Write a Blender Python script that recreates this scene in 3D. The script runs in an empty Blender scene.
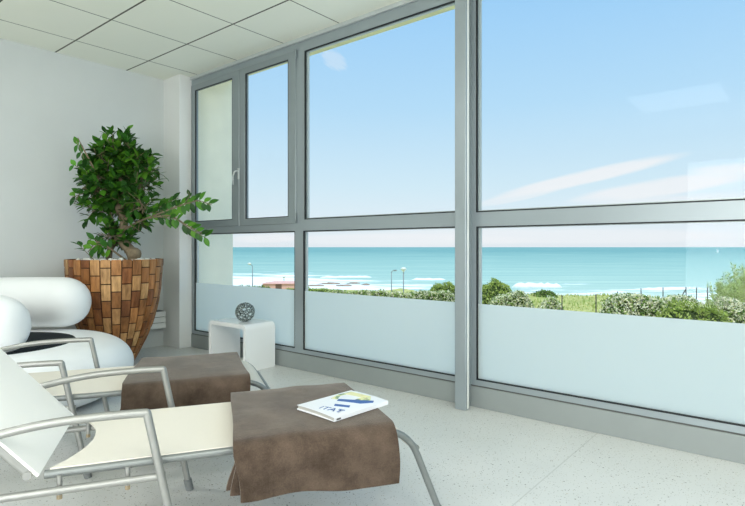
import bpy, bmesh, math, random
from mathutils import Vector, Matrix, Euler
import numpy as np
random.seed(7)
S = bpy.context.scene
C = S.collection
PI = math.pi

# ------------------------------------------------------------------ camera geometry
F, CX, HY = 537.0, 372.5, 247.0
TH = math.radians(50.5)
FW = Vector((math.sin(TH), math.cos(TH), 0)); RT = Vector((math.cos(TH), -math.sin(TH), 0))
CAMZ = 1.0
def at(u, v, s):
    """a world point seen in direction (u, v) at forward distance s"""
    p = FW * s + RT * ((u - CX) / F * s); p.z = CAMZ - (v - HY) / F * s
    return p
def ls(lat, s, z):
    p = FW * s + RT * lat; p.z = z
    return p

# ------------------------------------------------------------------ materials
def lin(c):
    return tuple(((x / 255) / 12.92 if x / 255 <= .04045 else ((x / 255 + .055) / 1.055) ** 2.4) for x in c) + (1,)
def nodes(name):
    m = bpy.data.materials.new(name); m.use_nodes = True
    nt = m.node_tree; b = nt.nodes['Principled BSDF']
    return m, nt, b
def N(nt, t, **kw):
    n = nt.nodes.new(t)
    for k, v in kw.items():
        if k in n.inputs: n.inputs[k].default_value = v
        else: setattr(n, k, v)
    return n
def plain(name, col, rough=.5, metal=0, spec=.5, noise=0, scale=20, bump=0, bscale=80):
    m, nt, b = nodes(name)
    b.inputs['Base Color'].default_value = lin(col); b.inputs['Roughness'].default_value = rough
    b.inputs['Metallic'].default_value = metal; b.inputs['Specular IOR Level'].default_value = spec
    L = nt.links.new
    tc = N(nt, 'ShaderNodeTexCoord')
    if noise:
        nz = N(nt, 'ShaderNodeTexNoise', Scale=scale, Detail=4)
        L(tc.outputs['Object'], nz.inputs['Vector'])
        r = N(nt, 'ShaderNodeValToRGB')
        c = lin(col)
        r.color_ramp.elements[0].position = .3; r.color_ramp.elements[1].position = .7
        r.color_ramp.elements[0].color = tuple(x * (1 - noise) for x in c[:3]) + (1,)
        r.color_ramp.elements[1].color = tuple(min(1, x * (1 + noise)) for x in c[:3]) + (1,)
        L(nz.outputs['Fac'], r.inputs[0]); L(r.outputs[0], b.inputs['Base Color'])
    if bump:
        nb = N(nt, 'ShaderNodeTexNoise', Scale=bscale, Detail=3)
        L(tc.outputs['Object'], nb.inputs['Vector'])
        bp = N(nt, 'ShaderNodeBump', Strength=bump, Distance=.01)
        L(nb.outputs['Fac'], bp.inputs['Height']); L(bp.outputs[0], b.inputs['Normal'])
    return m
M = {}
M['wall'] = plain('wall_paint', (208, 213, 213), .85, noise=.02, scale=3, bump=.05, bscale=60)
M['pillar'] = plain('pillar_paint', (228, 230, 228), .8, noise=.01, scale=3)
M['frame'] = plain('grey_aluminium', (153, 163, 167), .38, .35, noise=.03, scale=4)
M['frame_light'] = plain('light_aluminium', (190, 196, 196), .4, .3, noise=.03, scale=6)
M['sash'] = plain('grey_sash', (142, 152, 155), .4, .3, noise=.03, scale=4)
M['panel'] = plain('grey_panel', (144, 151, 150), .5, .1, noise=.02, scale=5)
M['gasket'] = plain('black_rubber', (22, 26, 28), .6)
M['steel'] = plain('brushed_steel', (158, 159, 156), .36, .6, noise=.05, scale=30)
M['steel_dark'] = plain('shaded_steel_tube', (130, 135, 134), .4, .5, noise=.05, scale=30)  # steel tone lowered to imitate the backlit foot end of the rails
M['brass'] = plain('brass_nut', (158, 144, 118), .5, .4)
M['rubber'] = plain('grey_rubber', (120, 124, 124), .6)
M['sling_white'] = plain('white_mesh_cloth', (247, 245, 240), .75, noise=.015, scale=300, bump=.04, bscale=900)
M['sling'] = plain('cream_mesh_cloth', (222, 217, 206), .75, noise=.015, scale=300, bump=.04, bscale=900)
M['gloss'] = plain('white_lacquer', (238, 240, 240), .12, noise=.005, scale=5)
M['puff'] = plain('white_soft_vinyl', (246, 248, 249), .42, noise=.01, scale=4)
M['pad'] = plain('charcoal_pad', (28, 34, 38), .95, spec=.2, noise=.08, scale=40)
M['duct'] = plain('white_metal_box', (232, 234, 232), .5, noise=.01, scale=8)
M['black'] = plain('dark_groove', (90, 92, 90), .7)
M['paper'] = plain('white_paper', (232, 234, 238), .3, noise=.005, scale=30)
M['pages'] = plain('page_edges', (176, 176, 170), .8, noise=.05, scale=400)
M['ink'] = plain('blue_ink', (52, 92, 158), .4, noise=.05, scale=90)
M['stone'] = plain('white_pebble', (226, 226, 220), .7, noise=.06, scale=40)
M['bark'] = plain('pale_bark', (128, 114, 92), .85, noise=.25, scale=25, bump=.3, bscale=60)
M['chrome'] = plain('polished_metal', (150, 158, 156), .18, .95, noise=.03, scale=50)
M['render_cream'] = plain('cream_render', (250, 246, 228), .9, noise=.03, scale=6)
M['soffit'] = plain('grass_bounce_render', (246, 238, 180), .9, noise=.05, scale=6)  # yellow light thrown up by the grass is mixed into the colour
M['terrace'] = plain('pale_paving', (208, 206, 198), .9, noise=.04, scale=2)
M['pink'] = plain('pink_render', (236, 184, 172), .9, noise=.04, scale=1)
M['brown'] = plain('brown_shutter', (120, 92, 80), .8, noise=.1, scale=4)
M['rock'] = plain('brown_rock', (168, 148, 130), .95, noise=.25, scale=1.2, bump=.5, bscale=2)
M['post'] = plain('weathered_post', (92, 88, 78), .9, noise=.2, scale=12)
M['pole'] = plain('grey_pole', (140, 146, 148), .5, .3, noise=.05, scale=4)
M['lampwhite'] = plain('white_lamp_bowl', (236, 238, 232), .4, noise=.02, scale=4)
M['foam'] = plain('white_foam', (250, 252, 252), 1, spec=0, noise=.05, scale=.5)

def blanket_mat():
    m, nt, b = nodes('brown_fleece'); L = nt.links.new
    tc = N(nt, 'ShaderNodeTexCoord')
    n1 = N(nt, 'ShaderNodeTexNoise', Scale=9, Detail=5, Roughness=.65); n2 = N(nt, 'ShaderNodeTexNoise', Scale=260, Detail=2)
    L(tc.outputs['Object'], n1.inputs['Vector']); L(tc.outputs['Object'], n2.inputs['Vector'])
    r = N(nt, 'ShaderNodeValToRGB'); e = r.color_ramp.elements
    e[0].position = .34; e[0].color = lin((62, 51, 42)); e[1].position = .68; e[1].color = lin((94, 80, 69))
    L(n1.outputs['Fac'], r.inputs[0])
    mx = N(nt, 'ShaderNodeMix', data_type='RGBA', blend_type='OVERLAY'); mx.inputs[0].default_value = .35
    L(r.outputs[0], mx.inputs[6]); L(n2.outputs['Fac'], mx.inputs[7]); L(mx.outputs[2], b.inputs['Base Color'])
    b.inputs['Roughness'].default_value = .95; b.inputs['Specular IOR Level'].default_value = .15
    b.inputs['Sheen Weight'].default_value = .55; b.inputs['Sheen Roughness'].default_value = .4
    b.inputs['Sheen Tint'].default_value = lin((220, 214, 206))
    bp = N(nt, 'ShaderNodeBump', Strength=.35, Distance=.004); L(n2.outputs['Fac'], bp.inputs['Height']); L(bp.outputs[0], b.inputs['Normal'])
    return m
M['blanket'] = blanket_mat()

def floor_mat():
    m, nt, b = nodes('speckled_vinyl'); L = nt.links.new
    tc = N(nt, 'ShaderNodeTexCoord')
    base = N(nt, 'ShaderNodeTexNoise', Scale=2.2, Detail=5)
    L(tc.outputs['Object'], base.inputs['Vector'])
    r = N(nt, 'ShaderNodeValToRGB'); e = r.color_ramp.elements
    e[0].position = .3; e[0].color = lin((204, 206, 204)); e[1].position = .7; e[1].color = lin((213, 214, 212))
    L(base.outputs['Fac'], r.inputs[0])
    col = r.outputs[0]
    for sc, th, c, rnd in ((38, .13, (104, 102, 96), 1), (75, .17, (128, 128, 120), 1), (60, .12, (168, 150, 118), 1), (110, .2, (160, 162, 156), 1)):
        v = N(nt, 'ShaderNodeTexVoronoi', Scale=sc); L(tc.outputs['Object'], v.inputs['Vector'])
        lt = N(nt, 'ShaderNodeMath', operation='LESS_THAN'); lt.inputs[1].default_value = th; L(v.outputs['Distance'], lt.inputs[0])
        sep = N(nt, 'ShaderNodeSeparateColor'); L(v.outputs['Color'], sep.inputs[0])
        g = N(nt, 'ShaderNodeMath', operation='GREATER_THAN'); g.inputs[1].default_value = .55; L(sep.outputs[0], g.inputs[0])
        mu = N(nt, 'ShaderNodeMath', operation='MULTIPLY'); L(lt.outputs[0], mu.inputs[0]); L(g.outputs[0], mu.inputs[1])
        mx = N(nt, 'ShaderNodeMix', data_type='RGBA'); L(mu.outputs[0], mx.inputs[0]); L(col, mx.inputs[6]); mx.inputs[7].default_value = lin(c)
        col = mx.outputs[2]
    # welded seams of the sheet flooring, every two metres
    sp = N(nt, 'ShaderNodeSeparateXYZ'); L(tc.outputs['Object'], sp.inputs[0])
    a = N(nt, 'ShaderNodeMath', operation='ADD'); a.inputs[1].default_value = 19.1; L(sp.outputs[1], a.inputs[0])
    md = N(nt, 'ShaderNodeMath', operation='MODULO'); md.inputs[1].default_value = 2.0; L(a.outputs[0], md.inputs[0])
    lt = N(nt, 'ShaderNodeMath', operation='LESS_THAN'); lt.inputs[1].default_value = .006; L(md.outputs[0], lt.inputs[0])
    mf = N(nt, 'ShaderNodeMath', operation='MULTIPLY'); mf.inputs[1].default_value = .5; L(lt.outputs[0], mf.inputs[0])
    mx = N(nt, 'ShaderNodeMix', data_type='RGBA'); L(mf.outputs[0], mx.inputs[0]); L(col, mx.inputs[6]); mx.inputs[7].default_value = lin((170, 172, 168))
    L(mx.outputs[2], b.inputs['Base Color'])
    b.inputs['Roughness'].default_value = .38; b.inputs['Specular IOR Level'].default_value = .4
    return m
M['floor'] = floor_mat()

def ceiling_mat():
    m, nt, b = nodes('ceiling_tiles'); L = nt.links.new
    tc = N(nt, 'ShaderNodeTexCoord'); sp = N(nt, 'ShaderNodeSeparateXYZ'); L(tc.outputs['Object'], sp.inputs[0])
    def line(idx, off, per, w):
        a = N(nt, 'ShaderNodeMath', operation='ADD'); a.inputs[1].default_value = 20 * per - off + w / 2; L(sp.outputs[idx], a.inputs[0])
        md = N(nt, 'ShaderNodeMath', operation='MODULO'); md.inputs[1].default_value = per; L(a.outputs[0], md.inputs[0])
        lt = N(nt, 'ShaderNodeMath', operation='LESS_THAN'); lt.inputs[1].default_value = w; L(md.outputs[0], lt.inputs[0])
        return lt.outputs[0]
    lx = line(0, 1.856, .628, .014); ly = line(1, 4.70, .637, .009)
    mxx = N(nt, 'ShaderNodeMath', operation='MAXIMUM'); L(lx, mxx.inputs[0]); L(ly, mxx.inputs[1])
    nz = N(nt, 'ShaderNodeTexNoise', Scale=1.5, Detail=2); L(tc.outputs['Object'], nz.inputs['Vector'])
    r = N(nt, 'ShaderNodeValToRGB'); e = r.color_ramp.elements
    e[0].color = lin((238, 240, 226)); e[1].color = lin((244, 245, 232)); L(nz.outputs['Fac'], r.inputs[0])
    mx = N(nt, 'ShaderNodeMix', data_type='RGBA'); L(mxx.outputs[0], mx.inputs[0]); L(r.outputs[0], mx.inputs[6]); mx.inputs[7].default_value = lin((78, 78, 64))
    L(mx.outputs[2], b.inputs['Base Color']); b.inputs['Roughness'].default_value = .6; b.inputs['Specular IOR Level'].default_value = .3
    return m
M['ceiling'] = ceiling_mat()

def glass_mat():
    m, nt, b = nodes('window_glass'); L = nt.links.new; nt.nodes.remove(b)
    out = nt.nodes['Material Output']
    t = N(nt, 'ShaderNodeBsdfTransparent'); t.inputs[0].default_value = (.965, .985, .98, 1)
    g = N(nt, 'ShaderNodeBsdfGlossy', Roughness=0.0); g.inputs[0].default_value = (1, 1, 1, 1)
    lw = N(nt, 'ShaderNodeLayerWeight', Blend=.5)          # mirror share of a glass face: a few per cent, more at a slant
    pw = N(nt, 'ShaderNodeMath', operation='POWER'); L(lw.outputs['Facing'], pw.inputs[0]); pw.inputs[1].default_value = 5
    f = N(nt, 'ShaderNodeMath', operation='MULTIPLY_ADD'); L(pw.outputs[0], f.inputs[0]); f.inputs[1].default_value = .7; f.inputs[2].default_value = .006
    mx = N(nt, 'ShaderNodeMixShader'); L(f.outputs[0], mx.inputs[0]); L(t.outputs[0], mx.inputs[1]); L(g.outputs[0], mx.inputs[2])
    L(mx.outputs[0], out.inputs[0])
    return m
M['glass'] = glass_mat()
def film_mat():
    m, nt, b = nodes('frosted_film'); L = nt.links.new; nt.nodes.remove(b)
    out = nt.nodes['Material Output']
    t = N(nt, 'ShaderNodeBsdfTranslucent'); t.inputs[0].default_value = (.885, .90, .87, 1)
    d = N(nt, 'ShaderNodeBsdfDiffuse'); d.inputs[0].default_value = (.82, .88, .87, 1)
    tr = N(nt, 'ShaderNodeBsdfTransparent'); tr.inputs[0].default_value = (.9, .97, 1, 1)
    m1 = N(nt, 'ShaderNodeMixShader'); m1.inputs[0].default_value = .25; L(t.outputs[0], m1.inputs[1]); L(d.outputs[0], m1.inputs[2])
    m2 = N(nt, 'ShaderNodeMixShader'); m2.inputs[0].default_value = .06; L(m1.outputs[0], m2.inputs[1]); L(tr.outputs[0], m2.inputs[2])
    L(m2.outputs[0], out.inputs[0])
    return m
M['film'] = film_mat()

def attr_mat(name, rough=.6, spec=.3, grain=None, transl=0):
    """colour read from a per-face colour of the thing itself (leaf and wood tones)"""
    m, nt, b = nodes(name); L = nt.links.new
    a = N(nt, 'ShaderNodeAttribute', attribute_name='tone')
    src = a.outputs['Color']
    if grain:
        tc = N(nt, 'ShaderNodeTexCoord'); mp = N(nt, 'ShaderNodeMapping'); mp.inputs['Scale'].default_value = grain
        L(tc.outputs['Object'], mp.inputs['Vector'])
        nz = N(nt, 'ShaderNodeTexNoise', Scale=1, Detail=5, Roughness=.6); L(mp.outputs[0], nz.inputs['Vector'])
        r = N(nt, 'ShaderNodeValToRGB'); e = r.color_ramp.elements
        e[0].position = .3; e[0].color = (.5, .46, .42, 1); e[1].position = .65; e[1].color = (1.12, 1.12, 1.12, 1)
        L(nz.outputs['Fac'], r.inputs[0])
        mx = N(nt, 'ShaderNodeMix', data_type='RGBA', blend_type='MULTIPLY'); mx.inputs[0].default_value = 1
        L(src, mx.inputs[6]); L(r.outputs[0], mx.inputs[7]); src = mx.outputs[2]
    L(src, b.inputs['Base Color'])
    b.inputs['Roughness'].default_value = rough; b.inputs['Specular IOR Level'].default_value = spec
    if transl:
        out = nt.nodes['Material Output']; t = N(nt, 'ShaderNodeBsdfTranslucent'); L(src, t.inputs[0])
        mx = N(nt, 'ShaderNodeMixShader'); mx.inputs[0].default_value = transl
        L(b.outputs[0], mx.inputs[1]); L(t.outputs[0], mx.inputs[2]); L(mx.outputs[0], out.inputs[0])
    return m
M['leaf'] = attr_mat('glossy_leaf', .45, .3, transl=.2)
M['outleaf'] = attr_mat('garden_leaf', .8, .1, transl=.35)
M['wood'] = attr_mat('teak_block', .5, .35, grain=(30, 30, 7))
M['darkwood'] = plain('dark_wood_gap', (62, 36, 20), .8, noise=.1, scale=30)

def ground_mat():
    m, nt, b = nodes('dune_grass'); L = nt.links.new
    tc = N(nt, 'ShaderNodeTexCoord')
    n1 = N(nt, 'ShaderNodeTexNoise', Scale=.8, Detail=8, Roughness=.75); L(tc.outputs['Object'], n1.inputs['Vector'])
    r = N(nt, 'ShaderNodeValToRGB'); e = r.color_ramp.elements
    e[0].position = .36; e[0].color = lin((158, 172, 96)); e[1].position = .62; e[1].color = lin((222, 212, 146))
    L(n1.outputs['Fac'], r.inputs[0]); 
    sp = N(nt, 'ShaderNodeSeparateXYZ'); L(tc.outputs['Object'], sp.inputs[0])
    mr = N(nt, 'ShaderNodeMapRange'); mr.inputs[1].default_value = -8.2; mr.inputs[2].default_value = -7.4; mr.inputs[3].default_value = 1; mr.inputs[4].default_value = 0
    L(sp.outputs[2], mr.inputs[0])
    mx = N(nt, 'ShaderNodeMix', data_type='RGBA'); L(mr.outputs[0], mx.inputs[0]); L(r.outputs[0], mx.inputs[6]); mx.inputs[7].default_value = lin((238, 228, 206))
    L(mx.outputs[2], b.inputs['Base Color'])
    b.inputs['Roughness'].default_value = 1; b.inputs['Specular IOR Level'].default_value = 0
    return m
M['ground'] = ground_mat()

def sea_mat():
    m, nt, b = nodes('sea_water'); L = nt.links.new
    def mth(op, a, c=None, clamp=False):
        n = N(nt, 'ShaderNodeMath', operation=op); n.use_clamp = clamp
        for i, x in enumerate((a, c)):
            if x is None: continue
            if isinstance(x, (int, float)): n.inputs[i].default_value = x
            else: L(x, n.inputs[i])
        return n.outputs[0]
    tc = N(nt, 'ShaderNodeTexCoord')
    # object axes: x runs along the shore, y out to sea (the sea object is turned that way)
    sp = N(nt, 'ShaderNodeSeparateXYZ'); L(tc.outputs['Object'], sp.inputs[0])
    X, Y = sp.outputs[0], sp.outputs[1]
    dist = N(nt, 'ShaderNodeMapRange'); dist.inputs[1].default_value = 120; dist.inputs[2].default_value = 1200; L(Y, dist.inputs[0])
    dsq = mth('POWER', dist.outputs[0], .45)
    r = N(nt, 'ShaderNodeValToRGB'); e = r.color_ramp.elements
    e[0].position = .0; e[0].color = lin((205, 224, 208)); e[1].position = 1; e[1].color = lin((140, 183, 180))
    for p, c in ((.3, (186, 214, 202)), (.6, (164, 200, 192))):
        x = e.new(p); x.color = lin(c)
    L(dsq, r.inputs[0])
    # swell bands
    cb = N(nt, 'ShaderNodeCombineXYZ'); L(mth('MULTIPLY', X, .010), cb.inputs[0]); L(mth('MULTIPLY', mth('LOGARITHM', Y, 2.718), 26.), cb.inputs[1])
    nz = N(nt, 'ShaderNodeTexNoise', Scale=1, Detail=5, Roughness=.6); L(cb.outputs[0], nz.inputs['Vector'])
    rb = N(nt, 'ShaderNodeValToRGB'); rb.color_ramp.elements[0].position = .3; rb.color_ramp.elements[0].color = (.66, .76, .80, 1)
    rb.color_ramp.elements[1].position = .7; rb.color_ramp.elements[1].color = (.97, .95, .94, 1); L(nz.outputs['Fac'], rb.inputs[0])
    mx = N(nt, 'ShaderNodeMix', data_type='RGBA', blend_type='MULTIPLY'); mx.inputs[0].default_value = 1
    L(r.outputs[0], mx.inputs[6]); L(rb.outputs[0], mx.inputs[7])
    # foam: more to the near shore, most on the left where the reef is
    cf = N(nt, 'ShaderNodeCombineXYZ'); L(mth('MULTIPLY', X, .045), cf.inputs[0]); L(mth('MULTIPLY', Y, .10), cf.inputs[1])
    nf = N(nt, 'ShaderNodeTexNoise', Scale=1, Detail=7, Roughness=.68); L(cf.outputs[0], nf.inputs['Vector'])
    near = N(nt, 'ShaderNodeMapRange'); near.inputs[1].default_value = 105; near.inputs[2].default_value = 235; near.inputs[3].default_value = .46; near.inputs[4].default_value = -.14
    L(Y, near.inputs[0])
    left = N(nt, 'ShaderNodeMapRange'); left.inputs[1].default_value = 20; left.inputs[2].default_value = -25; left.inputs[3].default_value = -.22; left.inputs[4].default_value = .125
    L(X, left.inputs[0])
    t = mth('ADD', mth('ADD', nf.outputs['Fac'], near.outputs[0]), left.outputs[0])
    fm = N(nt, 'ShaderNodeMapRange'); fm.interpolation_type = 'SMOOTHSTEP'; fm.inputs[1].default_value = .64; fm.inputs[2].default_value = .80; L(t, fm.inputs[0])
    mf = N(nt, 'ShaderNodeMix', data_type='RGBA'); L(fm.outputs[0], mf.inputs[0]); L(mx.outputs[2], mf.inputs[6]); mf.inputs[7].default_value = (1, 1, 1, 1)
    L(mf.outputs[2], b.inputs['Base Color']); b.inputs['Roughness'].default_value = 1; b.inputs['Specular IOR Level'].default_value = 0
    return m
M['sea'] = sea_mat()

# ------------------------------------------------------------------ mesh helpers
def obj(name, bm, mat, parent=None, smooth=False, kind=None, label=None):
    me = bpy.data.meshes.new(name); bm.normal_update(); bm.to_mesh(me); bm.free()
    for m in (mat if isinstance(mat, (list, tuple)) else [mat]): me.materials.append(m)
    if smooth:
        for p in me.polygons: p.use_smooth = True
        if smooth == 'auto':
            try: me.set_sharp_from_angle(angle=math.radians(40))
            except Exception: pass
    o = bpy.data.objects.new(name, me); C.objects.link(o)
    if parent: o.parent = parent
    if kind: o['kind'] = kind
    if label: o['label'] = label
    return o
def tag(o, label, cat, group=None, kind=None):
    o['label'] = label; o['category'] = cat
    if group: o['group'] = group
    if kind: o['kind'] = kind
    return o
def empty(name, loc=(0, 0, 0), rz=0):
    o = bpy.data.objects.new(name, None); C.objects.link(o); o.location = loc; o.rotation_euler = (0, 0, rz)
    o.empty_display_size = .1
    return o
def box(bm, x0, x1, y0, y1, z0, z1, mi=0):
    v = [bm.verts.new((x, y, z)) for x in (x0, x1) for y in (y0, y1) for z in (z0, z1)]
    for f in ((0, 1, 3, 2), (4, 6, 7, 5), (0, 4, 5, 1), (2, 3, 7, 6), (0, 2, 6, 4), (1, 5, 7, 3)):
        fc = bm.faces.new([v[i] for i in f]); fc.material_index = mi
    return v
def bevel(bm, w, seg=2, ang=30):
    ed = [e for e in bm.edges if e.is_manifold and e.calc_face_angle(0) > math.radians(ang)]
    bmesh.ops.bevel(bm, geom=ed, offset=w, segments=seg, affect='EDGES', profile=.5)
def bx(x0, x1, y0, y1, z0, z1, bv=0):
    bm = bmesh.new(); box(bm, x0, x1, y0, y1, z0, z1); bmesh.ops.recalc_face_normals(bm, faces=bm.faces)
    if bv: bevel(bm, bv)
    return bm
def ring(bm, x0, x1, o, i):
    """rectangular frame in the window plane: outer (y0,y1,z0,z1), inner the same"""
    P = lambda x, r: [bm.verts.new((x, y, z)) for y, z in ((r[0], r[2]), (r[1], r[2]), (r[1], r[3]), (r[0], r[3]))]
    a, b, c, d = P(x0, o), P(x0, i), P(x1, o), P(x1, i)
    for k in range(4):
        j = (k + 1) % 4
        bm.faces.new((a[k], a[j], b[j], b[k])); bm.faces.new((c[k], d[k], d[j], c[j]))
        bm.faces.new((a[k], c[k], c[j], a[j])); bm.faces.new((b[k], b[j], d[j], d[k]))
    bmesh.ops.recalc_face_normals(bm, faces=bm.faces)
def fillet(pts, r, n=5):
    pts = [Vector(p) for p in pts]; out = [pts[0]]
    rr = r if isinstance(r, (list, tuple)) else [r] * (len(pts) - 2)
    for i in range(1, len(pts) - 1):
        p, a, b = pts[i], pts[i - 1], pts[i + 1]
        d1, d2 = (a - p), (b - p)
        k = min(rr[i - 1], d1.length * .49, d2.length * .49)
        s, e = p + d1.normalized() * k, p + d2.normalized() * k
        for j in range(n + 1):
            t = j / n; out.append(s * (1 - t) ** 2 + p * 2 * t * (1 - t) + e * t * t)
    out.append(pts[-1]); return out
def tube(bm, pts, r, seg=12, cap=True, closed=False):
    pts = [Vector(p) for p in pts]; n = len(pts)
    rad = r if isinstance(r, (list, tuple)) else [r] * n
    rings = []; prev = None
    for i, p in enumerate(pts):
        t = (pts[(i + 1) % n] - pts[i - 1]) if closed else (pts[min(i + 1, n - 1)] - pts[max(i - 1, 0)])
        t.normalize()
        if prev is None:
            up = Vector((0, 0, 1)) if abs(t.z) < .9 else Vector((1, 0, 0))
            x = t.cross(up).normalized()
        else:
            x = (prev - t * prev.dot(t)).normalized()
        prev = x; y = t.cross(x)
        rings.append([bm.verts.new(p + (x * math.cos(2 * PI * k / seg) + y * math.sin(2 * PI * k / seg)) * rad[i]) for k in range(seg)])
    for i in range(n if closed else n - 1):
        a, b = rings[i], rings[(i + 1) % n]
        for k in range(seg):
            j = (k + 1) % seg; bm.faces.new((a[k], a[j], b[j], b[k]))
    if cap and not closed:
        bm.faces.new(rings[0][::-1]); bm.faces.new(rings[-1])
    return rings
def tb(pts, r, seg=12, **k):
    bm = bmesh.new(); tube(bm, pts, r, seg, **k); bmesh.ops.recalc_face_normals(bm, faces=bm.faces); return bm
def lathe(bm, prof, seg=32, c=(0, 0, 0), cap=True):
    rings = []
    for r, z in prof:
        rings.append([bm.verts.new((c[0] + r * math.cos(2 * PI * k / seg), c[1] + r * math.sin(2 * PI * k / seg), c[2] + z)) for k in range(seg)])
    for a, b in zip(rings, rings[1:]):
        for k in range(seg):
            j = (k + 1) % seg; bm.faces.new((a[k], a[j], b[j], b[k]))
    if cap:
        bm.faces.new(rings[0][::-1]); bm.faces.new(rings[-1])
    bmesh.ops.recalc_face_normals(bm, faces=bm.faces)
def fast_mesh(name, verts, faces, mat, parent=None, tones=None, smooth=False):
    me = bpy.data.meshes.new(name); me.from_pydata(verts, [], faces); me.materials.append(mat)
    if tones is not None:
        at_ = me.color_attributes.new('tone', 'FLOAT_COLOR', 'CORNER')
        buf = []
        for p, t in zip(me.polygons, tones):
            for _ in range(p.loop_total): buf.extend((t[0], t[1], t[2], 1))
        at_.data.foreach_set('color', buf)
    if smooth:
        for p in me.polygons: p.use_smooth = True
    me.update()
    o = bpy.data.objects.new(name, me); C.objects.link(o)
    if parent: o.parent = parent
    return o
def struct(name, bm, mat, parent=None, smooth=False, label=None):
    return obj(name, bm, mat, parent, smooth, None if parent else 'structure', label)

# ------------------------------------------------------------------ room shell
WX, WY, WZ = 3.0, 5.12, 2.70          # window plane, far wall, ceiling
XL, YB = -3.0, -3.2                    # side wall and wall behind the viewpoint
struct('floor', bx(XL - .2, 3.06, YB - .2, WY + .2, -.2, 0), M['floor'])
struct('ceiling', bx(XL - .2, 3.06, YB - .2, WY + .2, WZ, WZ + .25), M['ceiling'])
struct('wall_back', bx(XL - .2, 3.06, WY, WY + .2, 0, WZ), M['wall'])
struct('wall_rear', bx(XL - .2, 3.06, YB - .2, YB, 0, WZ), M['wall'])
# the wall facing the windows has its own long opening to the daylight
wl = bmesh.new()
OP = (-2.6, 1.75, .06, 2.35)
ring(wl, XL - .2, XL, (YB, WY, 0, WZ), OP)
struct('wall_left', wl, M['wall'])
w9 = bmesh.new(); ring(w9, XL - .12, XL - .06, OP, (OP[0] + .06, OP[1] - .06, OP[2] + .06, OP[3] - .06))
struct('window_9', w9, M['frame'])
struct('wall_column', bx(2.865, 3.0, 4.82, WY, 0, WZ, .003), M['pillar'])
struct('wall_exterior', bx(XL - .2, 3.06, YB - .2, WY + .2, -3.2, -.2), M['render_cream'])
# exterior reveal: cream side wall and the slab overhanging the windows
struct('wall_fin', bx(3.06, 3.55, 4.90, 5.32, -3.2, 2.80), M['render_cream'])
struct('roof_overhang', bx(3.06, 3.53, YB - .2, 5.32, 2.80, 3.05), M['soffit'])
struct('lintel_exterior', bx(3.06, 3.09, YB - .2, 4.90, 2.69, 2.80), M['soffit'])
# floor level panel under the windows, slim trim at the ceiling
struct('baseboard_window', bx(2.994, 3.06, YB, 4.837, 0, .128, .002), M['panel'])
struct('trim_1', bx(3.004, 3.06, YB, 4.837, .128, .137), M['black'])
struct('trim_2', bx(2.982, 3.06, YB, 4.837, 2.668, 2.70, .003), M['frame_light'])

def pane(parent, y0, y1, z0, z1, x=3.013):
    struct('pane', bx(x, x + .006, y0, y1, z0, z1), M['glass'], parent)
def gasket(parent, r, x0=3.002, x1=3.0125, w=.008):
    bm = bmesh.new(); ring(bm, x0, x1, r, (r[0] + w, r[1] - w, r[2] + w, r[3] - w)); struct('gasket', bm, M['gasket'], parent, label='black rubber seal around the glass')
    bm = bmesh.new(); q = (r[0] + w, r[1] - w, r[2] + w, r[3] - w); k = .012
    ring(bm, 3.0195, 3.040, q, (q[0] + k, q[1] - k, q[2] + k * .5, q[3] - k * .25)); struct('spacer', bm, M['frame_light'], parent)
def fixed(n, outer, inner, frost=False):
    w = empty('window_%d' % n, (0, 0, 0)); w['kind'] = 'structure'
    bm = bmesh.new(); ring(bm, 3.0, 3.04, outer, inner); struct('frame', bm, M['frame'], w)
    gasket(w, inner); pane(w, *inner)
    if frost:
        struct('frosted_film', bx(3.0107, 3.0127, inner[0] + .009, inner[1] - .009, inner[2] + .009, .645), M['film'], w, label='milky frosted film on the lower glass')
    return w
zt = 1.185
fixed(2, (3.235, 4.837, .137, zt), (3.300, 4.775, .168, 1.132), True)
fixed(3, (1.680, 3.235, zt, 2.668), (1.735, 3.188, 1.222, 2.588))
fixed(4, (1.680, 3.235, .137, zt), (1.735, 3.203, .168, 1.132), True)
fixed(5, (-.40, 1.680, zt, 2.668), (-.33, 1.636, 1.216, 2.588))
fixed(6, (-.40, 1.680, .137, zt), (-.33, 1.634, .170, 1.128), True)
fixed(7, (-3.2, -.40, zt, 2.668), (-3.13, -.46, 1.220, 2.575))
fixed(8, (-3.2, -.40, .137, zt), (-3.13, -.46, .170, 1.128), True)
w1 = empty('window_1'); w1['kind'] = 'structure'
bm = bmesh.new(); ring(bm, 3.0, 3.04, (3.235, 4.837, zt, 2.668), (3.30, 4.80, 1.22, 2.60)); struct('frame', bm, M['frame'], w1)
for nm, o_, i_ in (('sash', (4.036, 4.815, 1.192, 2.612), (4.139, 4.752, 1.250, 2.556)), ('sash', (3.282, 4.032, 1.192, 2.612), (3.372, 3.948, 1.250, 2.556))):
    bm = bmesh.new(); ring(bm, 2.990, 3.032, o_, i_); bevel(bm, .003, 1); s_ = struct(nm, bm, M['sash'], w1)
    bm = bmesh.new(); ring(bm, 2.993, 3.006, i_, (i_[0] + .007, i_[1] - .007, i_[2] + .007, i_[3] - .007)); struct('gasket', bm, M['gasket'], s_)
    struct('pane', bx(3.006, 3.011, *i_), M['glass'], s_)
h = struct('handle', bx(2.978, 2.990, 4.024, 4.046, 1.615, 1.715, .004), M['frame_light'], w1, label='pale metal window handle')
struct('lever', tb(fillet([(2.978, 4.035, 1.685), (2.945, 4.037, 1.685), (2.940, 4.062, 1.64), (2.945, 4.062, 1.565)], .02), [.008] * 14, 8), M['frame_light'], h, True)
for z in (1.20, 2.54):
    struct('hinge', tb([(2.988, 3.276, z), (2.988, 3.276, z + .075)], .008, 8), M['sash'], w1, True)
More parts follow.
